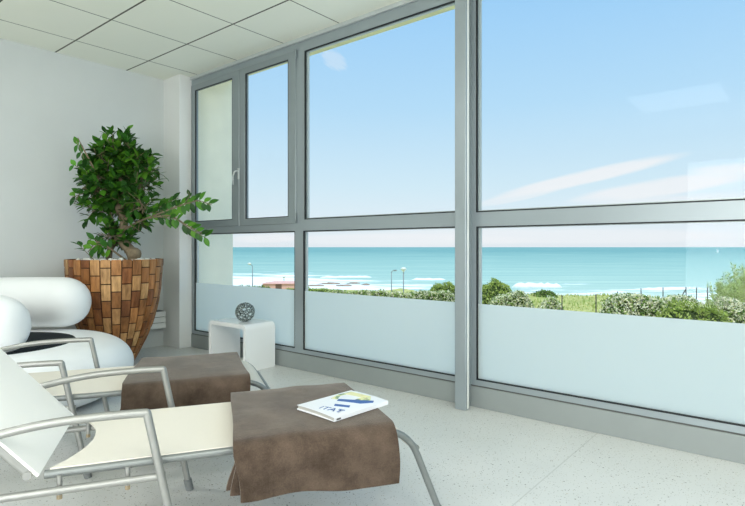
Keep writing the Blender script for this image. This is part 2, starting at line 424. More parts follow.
# steel post standing in front of the frame (front flange and narrow web)
pb = bmesh.new(); box(pb, 2.885, 2.925, 1.642, 1.720, 0, 2.70); bmesh.ops.recalc_face_normals(pb, faces=pb.faces); bevel(pb, .004, 2)
po = struct('post_column', pb, M['frame']); 
struct('glint_strip', bx(2.903, 2.921, 1.6405, 1.6425, 0.01, 2.69), M['lampwhite'], po, label='painted glint along the edge of the post')  # white strip stands in for the reflection on the flange side
struct('web', bx(2.925, 3.0, 1.672, 1.690, 0, 2.70), M['frame'], po)

# ------------------------------------------------------------------ loungers
LA = math.radians(-30.5)
AX, WV = Vector((math.cos(LA), math.sin(LA), 0)), Vector((-math.sin(LA), math.cos(LA), 0))
def sling_mesh(path, w0, w1, th, scoop=0, nw=12):
    """path: (a, z) centre line; spans w0..w1; rear edge scooped by `scoop`"""
    bm = bmesh.new(); L = []
    for side in (0, 1):
        rows = []
        for i, (a, z) in enumerate(path):
            i0, i1 = max(i - 1, 0), min(i + 1, len(path) - 1)
            da, dz = path[i1][0] - path[i0][0], path[i1][1] - path[i0][1]; l = math.hypot(da, dz)
            na, nz = -dz / l, da / l
            o = th / 2 * (1 if side == 0 else -1)
            row = []
            for k in range(nw + 1):
                t = k / nw; s = 1 - (2 * t - 1) ** 2
                k0 = max(0, 1 - i / 3.0)
                aa = a + scoop * s * k0; sag = -.010 * s * (1 - abs(2 * i / (len(path) - 1) - 1) ** 2)
                row.append(bm.verts.new((aa + na * (o + sag), w0 + (w1 - w0) * t, z + nz * (o + sag))))
            rows.append(row)
        L.append(rows)
    T, B = L; n = len(path)
    for i in range(n - 1):
        for k in range(nw):
            bm.faces.new((T[i][k], T[i][k + 1], T[i + 1][k + 1], T[i + 1][k])); bm.faces.new((B[i][k], B[i + 1][k], B[i + 1][k + 1], B[i][k + 1]))
    for i in range(n - 1):
        for k in (0, nw): bm.faces.new((T[i][k], T[i + 1][k], B[i + 1][k], B[i][k]))
    for k in range(nw):
        for i in (0, n - 1): bm.faces.new((T[i][k], T[i][k + 1], B[i][k + 1], B[i][k]))
    bmesh.ops.recalc_face_normals(bm, faces=bm.faces)
    return bm
RZ = .342
def rail_path(dz=0):
    return fillet([(-.275, RZ + dz), (.860, RZ + .004 + dz), (1.003 + dz * .5, .0)], .10, 8)
def rail2(p): return [(x, 0, z) for x, z in p]
def make_lounger():
    r = empty('sun_lounger')
    def fl2(pts, rr, n=5): return [tuple(v) for v in fillet([(p[0], 0, p[1]) for p in pts], rr, n)]
    rp = fl2([(-.275, RZ), (.865, RZ + .004), (1.006, .0)], .11, 8)
    for w in (.045, .555):
        obj('side_rail', tb([(x, w, z) for x, _, z in rp], .0125, 14), M['steel_dark'], r, 'auto')
        f = obj('foot_cap', tb([(.988, w, .04), (1.003, w, .0)], .0165, 12), M['rubber'], r, 'auto')
    # sling
    sp = [(x, z + .009) for x, _, z in rp if z > .22]
    q = [(-.262 + i * .04, RZ + .0125) for i in range(27)] + [p for p in sp if p[0] > .80]
    sl = sling_mesh(q, .046, .554, .008, .085)
    obj('seat_sling', sl, M['sling'], r, 'auto')
    # armrest frames: front leg, arched arm, rear leg in one bent tube
    for w in (0.0, .60):
        arm = fl2([(.102, .0), (.0, .505), (-.10, .507), (-.27, .503), (-.45, .470), (-.62, .425), (-.80, .0)], [.004, .05, .1, .12, .05], 5)
        a_ = obj('armrest', tb([(x + (.032 if w > .1 else 0), w, z) for x, _, z in arm], .0125, 14), M['steel'], r, 'auto')
        for x in (.102, -.80):
            s = 1 if x > 0 else -1
            obj('rubber_foot', tb([(x - s * .009 + (.032 if w > .1 else 0), w, .045), (x + (.032 if w > .1 else 0), w, 0)], .016, 12), M['rubber'], a_, 'auto')
        ww = .016 if w < .1 else .584
        obj('base_rail', tb([(.052, ww, .304), (-.69, ww, .300)], .0115, 12), M['steel'], r, 'auto')
        wi = .032 if w < .1 else .568
        for a in (-.235, -.055):
            s_ = obj('spacer', tb([(a, wi, RZ - .002), (a, wi, .284)], .0075, 10), M['steel'], r, 'auto')
            obj('nut', tb([(a, wi, .285), (a, wi, .272)], .008, 6), M['brass'], s_)
    for a, z, rr in ((-.06, RZ - .008, .009), (.42, RZ - .008, .010), (.905, .268, .011)):
        obj('crossbar', tb([(a, .045, z), (a, .555, z)], rr, 10), M['steel_dark'], r, 'auto')
    # reclined backrest
    H = Vector((-.312, 0, .356)); d = Vector((-math.cos(math.radians(48.5)), 0, math.sin(math.radians(48.5))))
    bl = .76
    fr = bmesh.new()
    path = [H + Vector((0, .030, 0)), H + d * bl + Vector((0, .030, 0)), H + d * bl + Vector((0, .570, 0)), H + Vector((0, .570, 0))]
    tube(fr, fillet(path, .06, 6), .0135, 14); tube(fr, [H + Vector((0, .018, 0)), H + Vector((0, .582, 0))], .011, 14)
    bmesh.ops.recalc_face_normals(fr, faces=fr.faces); obj('backrest_frame', fr, M['steel'], r, 'auto')
    for w in (.014, .586):
        obj('hinge_cap', tb([H + Vector((0, w - .004, 0)), H + Vector((0, w + .004, 0))], .0115, 14), M['steel'], r, 'auto')
    n = Vector((d.z, 0, -d.x)); p0 = H + n * .014
    bp = [(p0.x + d.x * t, p0.z + d.z * t) for t in [-.022 + i * .051 for i in range(16)]]
    obj('backrest_sling', sling_mesh(bp, .022, .590, .009), M['sling_white'], r, 'auto')
    return r
def copy_tree(o, parent=None):
    c = o.copy(); C.objects.link(c)
    if parent: c.parent = parent
    for ch in list(o.children): copy_tree(ch, c)
    return c
P1 = Vector((.809, 1.540, 0)); P2 = P1 + AX * (-.38) + WV * .874
lg = make_lounger(); lg.location = P1; lg.rotation_euler = (0, 0, LA)
lg2 = copy_tree(lg); lg2.location = P2
GL = 'sun loungers facing the sea'
tag(lg, 'cream sling steel-tube recliner carrying the brown blanket with the magazine on it', 'sun lounger', GL)
tag(lg2, 'cream sling steel-tube recliner between the other lounger and the puffy white chair', 'sun lounger', GL)

# folded blankets
def blanket(name, org, a0, a1, hang, seed, rot=0, back=.56):
    rnd = random.Random(seed)
    o = empty(name, org, LA + rot)
    bm = bmesh.new()
    for Lr in range(3):                       # three folded layers lying on each other
        off = .006 + Lr * .011
        top = RZ + .024 + off
        aa0, aa1 = a0 + (2 - Lr) * .004 + rnd.uniform(-.004, .004), a1 - (2 - Lr) * .005
        hg = hang - (2 - Lr) * -.006 + rnd.uniform(-.004, .004)
        wn = .020 - off; R = .030 + off
        prof = []
        hz = hg
        zz = top - R
        for i in range(9): prof.append((wn - R - .0 + .012 * (1 - i / 8) * 0, hz + (zz - hz) * i / 8))
        for i in range(1, 7):
            t = i / 6 * PI / 2; prof.append((wn - R + R * (1 - math.cos(t)), zz + R * math.sin(t)))
        wb = back + .01 + off
        for i in range(1, 11): prof.append((wn + (wb - R - wn) * i / 10, top))
        for i in range(1, 6):
            t = i / 5 * PI / 2; prof.append((wb - R + R * math.sin(t), top - R + R * math.cos(t)))
        for i in range(1, 7): prof.append((wb, top - R - (.15 - Lr * .004) * i / 6))
        na = 26; th = .0085
        ph = [rnd.uniform(0, 6.28) for _ in range(8)]
        rows = {}
        for side in (0, 1):
            for i, (w, z) in enumerate(prof):
                i0, i1 = max(i - 1, 0), min(i + 1, len(prof) - 1)
                dw, dz = prof[i1][0] - prof[i0][0], prof[i1][1] - prof[i0][1]; l = math.hypot(dw, dz)
                nw, nz = -dz / l, dw / l
                low = max(0, (top - .03 - z) / .17)
                for k in range(na + 1):
                    t = k / na
                    a = aa0 + (aa1 - aa0) * t
                    flare = low * (-(.040, .022, -.022)[Lr] * (1 - t) ** 2) if w < .1 else 0
                    a -= .048 * (1 - t) * max(0, min(1, (back - w) / back)); a += flare + .004 * math.sin(i * .9 + ph[0]) * (1 - 2 * abs(t - .5)) + .003 * math.sin(i * .5 + ph[1] + Lr)
                    wav = low * (.008 * math.sin(t * 7 + ph[2]) + .005 * math.sin(t * 13 + ph[3])) if w < .1 else 0
                    topw = .003 * math.sin(t * 6 + w * 9 + ph[4]) + .002 * math.sin(t * 15 - w * 17 + ph[5])
                    zb = low * (.010 - .030 * t + .004 * math.sin(t * 9 + ph[6])) if w < .1 else 0
                    o_ = (th / 2 if side == 0 else -th / 2)
                    # a soft pinch where the cloth turns over the rail
                    rows[side, i, k] = bm.verts.new((a, w + nw * (o_ + abs(topw) * .6) - wav * 1, z + nz * (o_ + max(0, topw) * .9) + zb))
        n = len(prof)
        q = lambda s, i, k: rows[s, i, k]
        for i in range(n - 1):
            for k in range(na):
                bm.faces.new((q(0, i, k), q(0, i, k + 1), q(0, i + 1, k + 1), q(0, i + 1, k))); bm.faces.new((q(1, i, k), q(1, i + 1, k), q(1, i + 1, k + 1), q(1, i, k + 1)))
            for k in (0, na): bm.faces.new((q(0, i, k), q(0, i + 1, k), q(1, i + 1, k), q(1, i, k)))
        for k in range(na):
            for i in (0, n - 1): bm.faces.new((q(0, i, k), q(0, i, k + 1), q(1, i, k + 1), q(1, i, k)))
    bmesh.ops.recalc_face_normals(bm, faces=bm.faces)
    me = bpy.data.meshes.new(name); bm.to_mesh(me); bm.free(); me.materials.append(M['blanket'])
    for p in me.polygons: p.use_smooth = True
    me.set_sharp_from_angle(angle=math.radians(50))
    bpy.data.objects.remove(o)
    ob = bpy.data.objects.new(name, me); C.objects.link(ob); ob.location = org; ob.rotation_euler = (0, 0, LA + rot)
    return ob
b1 = blanket('blanket', P1, .295, .786, .226, 3)
tag(b1, 'folded brown fleece blanket with the magazine lying on it', 'blanket', 'brown blankets on the loungers')
b2 = blanket('blanket', P2, .285, .785, .215, 8)
tag(b2, 'folded brown fleece blanket with nothing on it, beside the white side table', 'blanket', 'brown blankets on the loungers')

# magazine
MZ = RZ + .024 + .006 + .022 + .0045 + .005
m0 = Vector((1.345, 1.468, MZ)); mx = Vector((1.638, 1.486, MZ)) - m0; my = Vector((1.291, 1.248, MZ)) - m0
ang = math.atan2(mx.y, mx.x) - math.radians(7); Lm, Wm = mx.length * .95, my.length * .88
mag = empty('magazine', (m0.x, m0.y, MZ), ang)
tag(mag, 'white glossy magazine with a colour picture lying on the brown blanket', 'magazine')
def mag_sheet(z0, z1, x0, x1, y0, y1, lift=True, n=10):
    bm = bmesh.new(); T = []; B = []
    for i in range(n + 1):
        t = i / n; y = y0 + (y1 - y0) * t
        dz = .006 * max(0, (t - .0)) * (1 - t) * 2 + .004 * t
        T.append([bm.verts.new((x, y, z1 + dz)) for x in (x0, x1)]); B.append([bm.verts.new((x, y, z0 + dz * (.2 if z0 < .002 else 1))) for x in (x0, x1)])
    for i in range(n):
        bm.faces.new((T[i][0], T[i][1], T[i + 1][1], T[i + 1][0])); bm.faces.new((B[i][0], B[i + 1][0], B[i + 1][1], B[i][1]))
        for k in (0, 1): bm.faces.new((T[i][k], T[i + 1][k], B[i + 1][k], B[i][k]))
    for i in (0, n): bm.faces.new((T[i][0], T[i][1], B[i][1], B[i][0]))
    bmesh.ops.recalc_face_normals(bm, faces=bm.faces); return bm
def mz_at(y, z1):
    t = 1 + y / Wm; return z1 + .006 * t * (1 - t) * 2 + .004 * t
obj('pages', mag_sheet(.0, .0115, .003, Lm - .003, -Wm + .002, -.003), M['pages'], mag, label='greyish page edges')
obj('back_cover', mag_sheet(-.0012, .0, 0, Lm, -Wm, 0), M['paper'], mag)
obj('front_cover', mag_sheet(.0115, .0125, 0, Lm, -Wm, 0), M['paper'], mag)
obj('spine', bx(0, Lm, -Wm - .0015, -Wm, -.0012, .0125), M['paper'], mag)
obj('spine_mark', bx(.010, .030, -Wm - .0021, -Wm - .0015, .0015, .0075), M['black'], mag)
def cover_mat():
    m, nt, b = nodes('cover_photo'); L = nt.links.new
    tc = N(nt, 'ShaderNodeTexCoord'); n1 = N(nt, 'ShaderNodeTexNoise', Scale=22, Detail=3); L(tc.outputs['Object'], n1.inputs['Vector'])
    r = N(nt, 'ShaderNodeValToRGB'); r.color_ramp.interpolation = 'CONSTANT'; e = r.color_ramp.elements
    e[0].position = 0; e[0].color = lin((92, 104, 96)); e[1].position = .40; e[1].color = lin((140, 170, 110))
    for p, c in ((.47, (226, 220, 150)), (.56, (214, 220, 170)), (.62, (160, 140, 110)), (.68, (110, 130, 150))):
        x = e.new(p); x.color = lin(c)
    L(n1.outputs['Fac'], r.inputs[0]); L(r.outputs[0], b.inputs['Base Color']); b.inputs['Roughness'].default_value = .3
    return m
M['cover'] = cover_mat()
def patch(name, poly, mat, dz):
    bm = bmesh.new(); n = len(poly)
    T = [bm.verts.new((x, y, mz_at(y, .0125) + dz)) for x, y in poly]; B = [bm.verts.new((x, y, mz_at(y, .0125) - .0004)) for x, y in poly]
    bm.faces.new(T); bm.faces.new(B[::-1])
    for i in range(n): bm.faces.new((T[i], B[i], B[(i + 1) % n], T[(i + 1) % n]))
    bmesh.ops.recalc_face_normals(bm, faces=bm.faces); return obj(name, bm, mat, mag)
def pg(s, t): return (s * Lm, -t * Wm)
M['pale_yellow'] = plain('pale_yellow_print', (226, 222, 160), .3, noise=.06, scale=60)
patch('cover_picture', [pg(.50, .16), pg(.72, .05), pg(.93, .10), pg(.95, .62), pg(.80, .80), pg(.62, .66)], M['cover'], .0006)
patch('cover_picture', [pg(.78, .10), pg(.93, .12), pg(.95, .60), pg(.84, .62)], M['pale_yellow'], .0010)
patch('cover_picture', [pg(.48, .36), pg(.55, .30), pg(.72, .66), pg(.84, .84), pg(.78, .90), pg(.62, .78)], M['ink'], .0012)
patch('cover_picture', [pg(.30, .55), pg(.36, .48), pg(.46, .74), pg(.40, .80)], M['ink'], .0010)
cu = bpy.data.curves.new('title', 'FONT'); cu.body = 'ITAT'; cu.size = .046; cu.extrude = .0004
to = bpy.data.objects.new('title_tmp', cu); C.objects.link(to)
me = bpy.data.meshes.new_from_object(to.evaluated_get(bpy.context.evaluated_depsgraph_get())); bpy.data.objects.remove(to)
me.materials.append(M['ink']); tl = bpy.data.objects.new('title_lettering', me); C.objects.link(tl); tl.parent = mag
tl.rotation_euler = (0, 0, -PI / 2 + .22); tl.location = (.024, -.088, mz_at(-.14, .0125) + .0012); tl['label'] = 'blue title lettering'

# ------------------------------------------------------------------ white side table and wire ball
st = bmesh.new()
TX0, TX1, TY0, TY1, TZ, TT = 2.655, 2.955, 3.495, 4.005, .376, .034
def arch(r, x0, x1, y0, y1, z1, n=7):
    pts = [(y0, 0)]
    for i in range(n + 1):
        t = PI - i / n * PI / 2; pts.append((y0 + r + r * math.cos(t), z1 - r + r * math.sin(t)))
    for i in range(n + 1):
        t = PI / 2 - i / n * PI / 2; pts.append((y1 - r + r * math.cos(t), z1 - r + r * math.sin(t)))
    pts.append((y1, 0)); return pts
o_ = arch(.045, TX0, TX1, TY0, TY1, TZ); i_ = arch(.015, TX0, TX1, TY0 + TT, TY1 - TT, TZ - TT)
V = {}
for nm, pts in (('o', o_), ('i', i_)):
    for x in (TX0, TX1):
        for k, (y, z) in enumerate(pts): V[nm, x, k] = st.verts.new((x, y, z))
n = len(o_)
for k in range(n - 1):
    st.faces.new((V['o', TX0, k], V['o', TX0, k + 1], V['o', TX1, k + 1], V['o', TX1, k])); st.faces.new((V['i', TX0, k], V['i', TX1, k], V['i', TX1, k + 1], V['i', TX0, k + 1]))
    for x in (TX0, TX1): st.faces.new((V['o', x, k], V['i', x, k], V['i', x, k + 1], V['o', x, k + 1]))
for k in (0, n - 1): st.faces.new((V['o', TX0, k], V['o', TX1, k], V['i', TX1, k], V['i', TX0, k]))
bmesh.ops.recalc_face_normals(st, faces=st.faces)
tag(obj('side_table', st, M['gloss'], None, 'auto'), 'small glossy white waterfall side table standing against the window base', 'side table')

def wire_ball(c, R):
    rnd = random.Random(5); pts = []
    n = 64; ga = PI * (3 - 5 ** .5)
    for i in range(n):
        z = 1 - 2 * (i + .5) / n; r = math.sqrt(1 - z * z)
        v = Vector((r * math.cos(ga * i), r * math.sin(ga * i), z)) + Vector([rnd.uniform(-.10, .10) for _ in range(3)])
        pts.append(v.normalized())
    bm = bmesh.new(); vs = [bm.verts.new(p) for p in pts]; bmesh.ops.convex_hull(bm, input=vs); bmesh.ops.recalc_face_normals(bm, faces=bm.faces)
    out = bmesh.new(); bm.faces.ensure_lookup_table()
    cen = {f.index: f.calc_center_median().normalized() for f in bm.faces}
    W = R * .075
    for e in bm.edges:
        if len(e.link_faces) == 2:
            a, b = cen[e.link_faces[0].index] * R, cen[e.link_faces[1].index] * R
            mid = ((a + b) / 2).normalized() * R
            tube(out, [a, mid, b], W, 6)
    bm.free(); bmesh.ops.recalc_face_normals(out, faces=out.faces)
    b = obj('wire_ball', out, M['chrome'], None, True); b.location = c
    return b
wb = wire_ball((2.785, 3.675, TZ + .077 + .004), .076)
tag(wb, 'silver openwork wire ball ornament standing on the white side table', 'ornament')

# ------------------------------------------------------------------ puffy white chair
ch = empty('lounge_chair', ls(-2.40, 3.46, 0))
tag(ch, 'puffy round white lounge chair with horseshoe bolster in front of the wooden planter', 'lounge chair')
def pill(Rx, z0, z1, ex=2.5, seg=56, nr=20):
    bm = bmesh.new(); prof = []
    zc, hz = (z0 + z1) / 2, (z1 - z0) / 2
    prof.append((.002, z0))
    for i in range(nr + 1):
        t = -PI / 2 + PI * i / nr
        prof.append((Rx - ex + ex * math.cos(t), zc + hz * math.sin(t)))
    prof += [(.3, z1 + .004), (.002, z1 + .006)]
    lathe(bm, prof, seg); return bm
obj('seat', pill(.79, .015, .385, .23), M['puff'], ch, True)
pd = bmesh.new(); lathe(pd, [(.002, .380), (.45, .380), (.462, .386), (.455, .392), (.40, .396), (.002, .398)], 56, (0, -.07, 0))
obj('seat_pad', pd, M['pad'], ch, 'auto', label='round charcoal seat pad')
def horseshoe():
    pts = [(.15, -.42, .535, .185), (-.10, -.44, .535, .185), (-.38, -.42, .54, .188), (-.62, -.25, .56, .19), (-.70, .0, .57, .19), (-.62, .25, .58, .19), (-.40, .42, .585, .19), (-.15, .455, .588, .188), (.05, .46, .588, .186)]
    # smooth the path
    P = [Vector(p[:3]) + Vector((.03, .10, 0)) for p in pts]; Rr = [p[3] for p in pts]; out = []; rr = []
    for i in range(len(P) - 1):
        p0, p1, p2, p3 = P[max(i - 1, 0)], P[i], P[i + 1], P[min(i + 2, len(P) - 1)]
        for j in range(6):
            t = j / 6
            out.append(.5 * ((2 * p1) + (p2 - p0) * t + (2 * p0 - 5 * p1 + 4 * p2 - p3) * t * t + (3 * p1 - p0 - 3 * p2 + p3) * t ** 3)); rr.append(Rr[i] * (1 - t) + Rr[i + 1] * t)
    out.append(P[-1]); rr.append(Rr[-1])
    d0, d1 = (out[0] - out[1]).normalized(), (out[-1] - out[-2]).normalized()
    E0 = [(out[0] + d0 * rr[0] * math.sin(a), rr[0] * max(.03, math.cos(a) ** .8)) for a in [PI / 2 * k / 8 for k in range(8, 0, -1)]]
    E1 = [(out[-1] + d1 * rr[-1] * math.sin(a), rr[-1] * max(.03, math.cos(a) ** .8)) for a in [PI / 2 * k / 8 for k in range(1, 9)]]
    pp = [e[0] for e in E0] + out + [e[0] for e in E1]; ra = [e[1] for e in E0] + rr + [e[1] for e in E1]
    return tb(pp, ra, 28)
hb = horseshoe()
# local x follows the viewer's right, local y follows away from the viewer
ch.rotation_euler = (0, 0, math.atan2(RT.y, RT.x))
obj('bolster', hb, M['puff'], ch, True)

# ------------------------------------------------------------------ potted ficus in the wooden planter
PS = 4.62; PU = 115.5
pc = at(PU, 247, PS); pot = empty('potted_plant', (pc.x, pc.y, 0))
tag(pot, 'leafy green potted ficus in a tall tapered planter of wooden blocks', 'potted plant')
PR = [(z, r * .925) for z, r in [(.0, .150), (.04, .172), (.085, .197), (.15, .234), (.207, .264), (.28, .296), (.35, .321), (.45, .352), (.555, .376), (.65, .392), (.755, .402), (.83, .407), (.897, .409)]]
def prad(z):
    for (z0, r0), (z1, r1) in zip(PR, PR[1:]):
        if z <= z1: return r0 + (r1 - r0) * (z - z0) / (z1 - z0)
    return PR[-1][1]
pb = bmesh.new()
lathe(pb, [(r - .004, z) for z, r in PR if z < .892] + [(.374, .890), (.335, .890), (.33, .85), (.32, .80), (.002, .80)], 56)
pl_ = obj('planter', pb, M['darkwood'], pot, 'auto', label='dark inner body of the wooden planter')
rnd = random.Random(11); V_, F_, T_ = [], [], []
NC = 30
woods = [(182, 124, 72), (194, 136, 82), (170, 112, 62), (204, 154, 100), (158, 100, 56), (212, 166, 112), (188, 128, 76), (150, 94, 54)]
rows = [0, .10, .235, .37, .505, .64, .77, .897]
for c in range(NC):
    g = .008
    zs = [0.0] + [z + (.062 if c % 2 else 0) for z in rows[1:-1]] + [.897]
    if c % 2 == 0: pass
    for z0, z1 in zip(zs, zs[1:]):
        z0_, z1_ = z0 + .0042, z1 - (.0042 if z1 < .89 else 0)
        col = lin(rnd.choice(woods)); k = rnd.uniform(.62, .98); col = [x * k for x in col[:3]]
        a0, a1 = (c / NC) * 2 * PI, ((c + 1) / NC) * 2 * PI
        nz, na = 4, 3; outr = .006 + rnd.uniform(-.0015, .0025)
        idx = {}
        for lay in (0, 1):
            for i in range(nz + 1):
                z = z0_ + (z1_ - z0_) * i / nz; r = prad(z)
                gg = .0085 / r
                for j in range(na + 1):
                    a = a0 + gg / 2 + (a1 - a0 - gg) * j / na
                    rr = r + (outr if lay else -.008)
                    if lay:   # eased block edges
                        if i in (0, nz) or j in (0, na): rr -= .002
                    idx[lay, i, j] = len(V_); V_.append((rr * math.cos(a), rr * math.sin(a), z))
        def q(*ids): F_.append(ids); T_.append(col)
        for i in range(nz):
            for j in range(na):
                q(idx[1, i, j], idx[1, i, j + 1], idx[1, i + 1, j + 1], idx[1, i + 1, j])
            q(idx[0, i, 0], idx[1, i, 0], idx[1, i + 1, 0], idx[0, i + 1, 0]); q(idx[0, i, na], idx[0, i + 1, na], idx[1, i + 1, na], idx[1, i, na])
        for j in range(na):
            q(idx[0, 0, j], idx[0, 0, j + 1], idx[1, 0, j + 1], idx[1, 0, j]); q(idx[0, nz, j], idx[1, nz, j], idx[1, nz, j + 1], idx[0, nz, j + 1])
fast_mesh('wood_blocks', V_, F_, M['wood'], pot, T_)['label'] = 'mosaic of teak brown wooden blocks'
# pebbles on the soil
pbm = bmesh.new()
for i in range(150):
    a, r = rnd.uniform(0, 2 * PI), .30 * math.sqrt(rnd.random())
    s = rnd.uniform(.018, .034)
    mt = Matrix.Translation((r * math.cos(a), r * math.sin(a), .868 + rnd.uniform(0, .022))) @ Euler((rnd.random(), rnd.random(), rnd.random() * 6)).to_matrix().to_4x4() @ Matrix.Diagonal((s, s * .8, s * .6, 1))
    bmesh.ops.create_icosphere(pbm, subdivisions=1, radius=1, matrix=mt)
obj('pebbles', pbm, M['stone'], pot, True, kind='stuff')
sb = bmesh.new(); lathe(sb, [(.002, .84), (.322, .84), (.322, .868), (.002, .868)], 40); obj('soil', sb, M['darkwood'], pot)
# trunk and branches
def pp(u, v, ds=0):     # local to the pot
    p = at(u, v, PS + ds); return Vector((p.x - pc.x, p.y - pc.y, p.z))
tr = bmesh.new()
def limb(pts, r0, r1, seg=9):
    P = [Vector(p) for p in pts]; out = []
    for i in range(len(P) - 1):
        p0, p1, p2, p3 = P[max(i - 1, 0)], P[i], P[i + 1], P[min(i + 2, len(P) - 1)]
        for j in range(5):
            t = j / 5; out.append(.5 * ((2 * p1) + (p2 - p0) * t + (2 * p0 - 5 * p1 + 4 * p2 - p3) * t * t + (3 * p1 - p0 - 3 * p2 + p3) * t ** 3))
    out.append(P[-1]); n = len(out)
    tube(tr, out, [r0 + (r1 - r0) * (i / (n - 1)) for i in range(n)], seg)
    return out
limb([pp(136, 266), pp(131, 252), pp(121, 238, .02), pp(124, 222), pp(118, 205, -.02), pp(122, 185), pp(116, 160), pp(112, 138)], .052, .010)
limb([pp(108, 266, .03), pp(110, 250, .03), pp(117, 236, .02), pp(110, 215, .0), pp(104, 190), pp(94, 172)], .030, .007)
limb([pp(122, 226), pp(134, 208, -.05), pp(140, 185, -.03), pp(148, 160)], .022, .006)
limb([pp(120, 232), pp(138, 222, -.03), pp(158, 214, -.08), pp(180, 206, -.10), pp(198, 201, -.12), pp(212, 205, -.13)], .010, .002)
limb([pp(150, 218, -.06), pp(170, 216, -.10), pp(188, 226, -.14), pp(203, 234, -.16)], .008, .003)
limb([pp(116, 206), pp(100, 196, -.08), pp(86, 186, -.12), pp(74, 204, -.14)], .012, .003)
limb([pp(104, 190), pp(92, 165, -.12), pp(84, 150, -.14), pp(78, 138, -.14)], .010, .003)
limb([pp(128, 262, -.05), pp(112, 250, -.12), pp(98, 242, -.16), pp(88, 252, -.18)], .010, .003)
limb([pp(122, 214), pp(126, 200, .12), pp(124, 176, .16)], .018, .005)
bmesh.ops.create_icosphere(tr, subdivisions=2, radius=1, matrix=Matrix.Translation(pp(134, 254)) @ Matrix.Diagonal((.062, .062, .06, 1)))
bmesh.ops.recalc_face_normals(tr, faces=tr.faces)
obj('trunk', tr, M['bark'], pot, True)
# leaves
LV, LF, LT, TWG = [], [], [], bmesh.new()
greens = [(62, 116, 34), (48, 98, 32), (80, 138, 40), (42, 86, 32), (96, 152, 44), (58, 108, 38)]
def leaf(base, dirv, up, L, Wd, col):
    d = dirv.normalized(); s = d.cross(up)
    if s.length < .05: s = d.cross(Vector((1, 0, 0)))
    s.normalize(); n = s.cross(d)
    prof = [(0, .03), (.12, .30), (.32, .85), (.52, 1.0), (.72, .82), (.90, .36), (1, .02)]
    b = len(LV); fold = .22
    for t, w in prof:
        c = base + d * (t * L) - n * (.16 * L * t * t)
        for k in (-1, 0, 1):
            LV.append(tuple(c + s * (k * w * Wd / 2) + n * (abs(k) * w * Wd / 2 * fold)))
    for i in range(len(prof) - 1):
        for k in (0, 1):
            a = b + i * 3 + k; LF.append((a, a + 1, a + 4, a + 3)); LT.append(col)
rl = random.Random(21)
def col_leaf(bright=1.0):
    c = lin(rl.choice(greens)); k = rl.uniform(.6, 1.15) * bright
    return [x * k for x in c[:3]]
def twig(p, d, L=.12, n=7, size=.062, bright=1.0):
    d = d.normalized(); x = d.cross(Vector((.3, .2, 1))).normalized(); y = d.cross(x)
    tube(TWG, [p - d * .10, p, p + d * L], [.003, .0025, .0015], 5)
    ph = rl.uniform(0, 6)
    for i in range(n):
        t = (i + .5) / n; a = ph + i * 2.4
        o = x * math.cos(a) + y * math.sin(a)
        dd = o * (1.0 - .5 * t) + d * (.35 + .8 * t) + Vector((0, 0, .10)) + Vector([rl.uniform(-.25, .25) for _ in range(3)])
        s = size * rl.uniform(.75, 1.2)
        leaf(p + d * L * t, dd, Vector((0, 0, 1)) + d * .3 + Vector([rl.uniform(-.35, .35) for _ in range(3)]), s, s * .52, col_leaf(bright))
# foliage masses, as the eye sees them: centre (u, v, depth offset), radii in metres
px = PS / F
blobs = [((115, 146, 0), (.13, .14, .12), 16), ((101, 152, -.05), (.09, .12, .08), 7), ((136, 156, .0), (.15, .16, .11), 18), ((116, 172, .03), (.24, .22, .14), 34), ((150, 168, -.04), (.08, .1, .10), 8),
         ((140, 184, 0), (.17, .18, .13), 18), ((97, 188, -.1), (.17, .17, .14), 22), ((124, 203, .03), (.20, .20, .11), 20), ((100, 208, -.05), (.13, .16, .10), 12), ((92, 172, -.1), (.10, .1, .10), 8),
         ((136, 222, .03), (.12, .15, .09), 9), ((126, 240, .06), (.15, .14, .07), 8), ((108, 234, -.02), (.12, .12, .09), 8), ((140, 202, -.15), (.12, .1, .09), 8)]
for (u, v, ds), (ra, rb, rc), n in blobs:
    c = pp(u, v, ds)
    for _ in range(int(n * 1.3)):
        q = Vector([rl.gauss(0, 1) for _ in range(3)]).normalized() * (rl.random() ** .4)
        off = RT * (q.x * ra) + FW * (q.y * rb * .8) + Vector((0, 0, q.z * rc))
        w = at(0, 0, 1)
        p = c + off
        if p.y + pc.y > 5.0: p.y = 5.0 - pc.y - rl.random() * .1
        d = off.normalized() * .8 + Vector((0, 0, .35)) + Vector([rl.uniform(-.4, .4) for _ in range(3)])
        twig(p - d.normalized() * .05, d, rl.uniform(.07, .13), rl.randint(6, 8), rl.uniform(.075, .098))
# the long sprays that leave the crown
def spray(pts, size=.092, step=.038, bright=1.05):
    P = [pp(*p) for p in pts]
    for a, b in zip(P, P[1:]):
        n = max(1, int((b - a).length / step)); d = (b - a).normalized(); sd = d.cross(Vector((0, 0, 1))).normalized()
        tube(TWG, [a, b], .0028, 5)
        for i in range(n):
            for sg in (-1, 1):
                o = RT * rl.uniform(-.3, .3) + Vector((0, 0, sg * .8)) + FW * rl.uniform(-.4, .4) + d * .55
                leaf(a + (b - a) * ((i + rl.random() * .6) / n), o - Vector((0, 0, .25)), -FW + Vector((0, 0, .6)), size * rl.uniform(.8, 1.15), size * .5, col_leaf(bright))
spray([(146, 214, -.05), (160, 211, -.08), (180, 205, -.10), (198, 200, -.12), (211, 205, -.13)])
spray([(152, 212, -.05), (166, 203, -.09), (178, 198, -.1)])
spray([(160, 217, -.08), (176, 219, -.12), (190, 229, -.14), (206, 238, -.16)], .09)
spray([(184, 204, -.1), (190, 196, -.1), (188, 192, -.1)], .06)
spray([(92, 190, -.12), (82, 194, -.14), (72, 197, -.14)], .09)
spray([(95, 176, -.12), (86, 164, -.14), (80, 148, -.14), (76, 141, -.14)], .085, .05, 1.3)
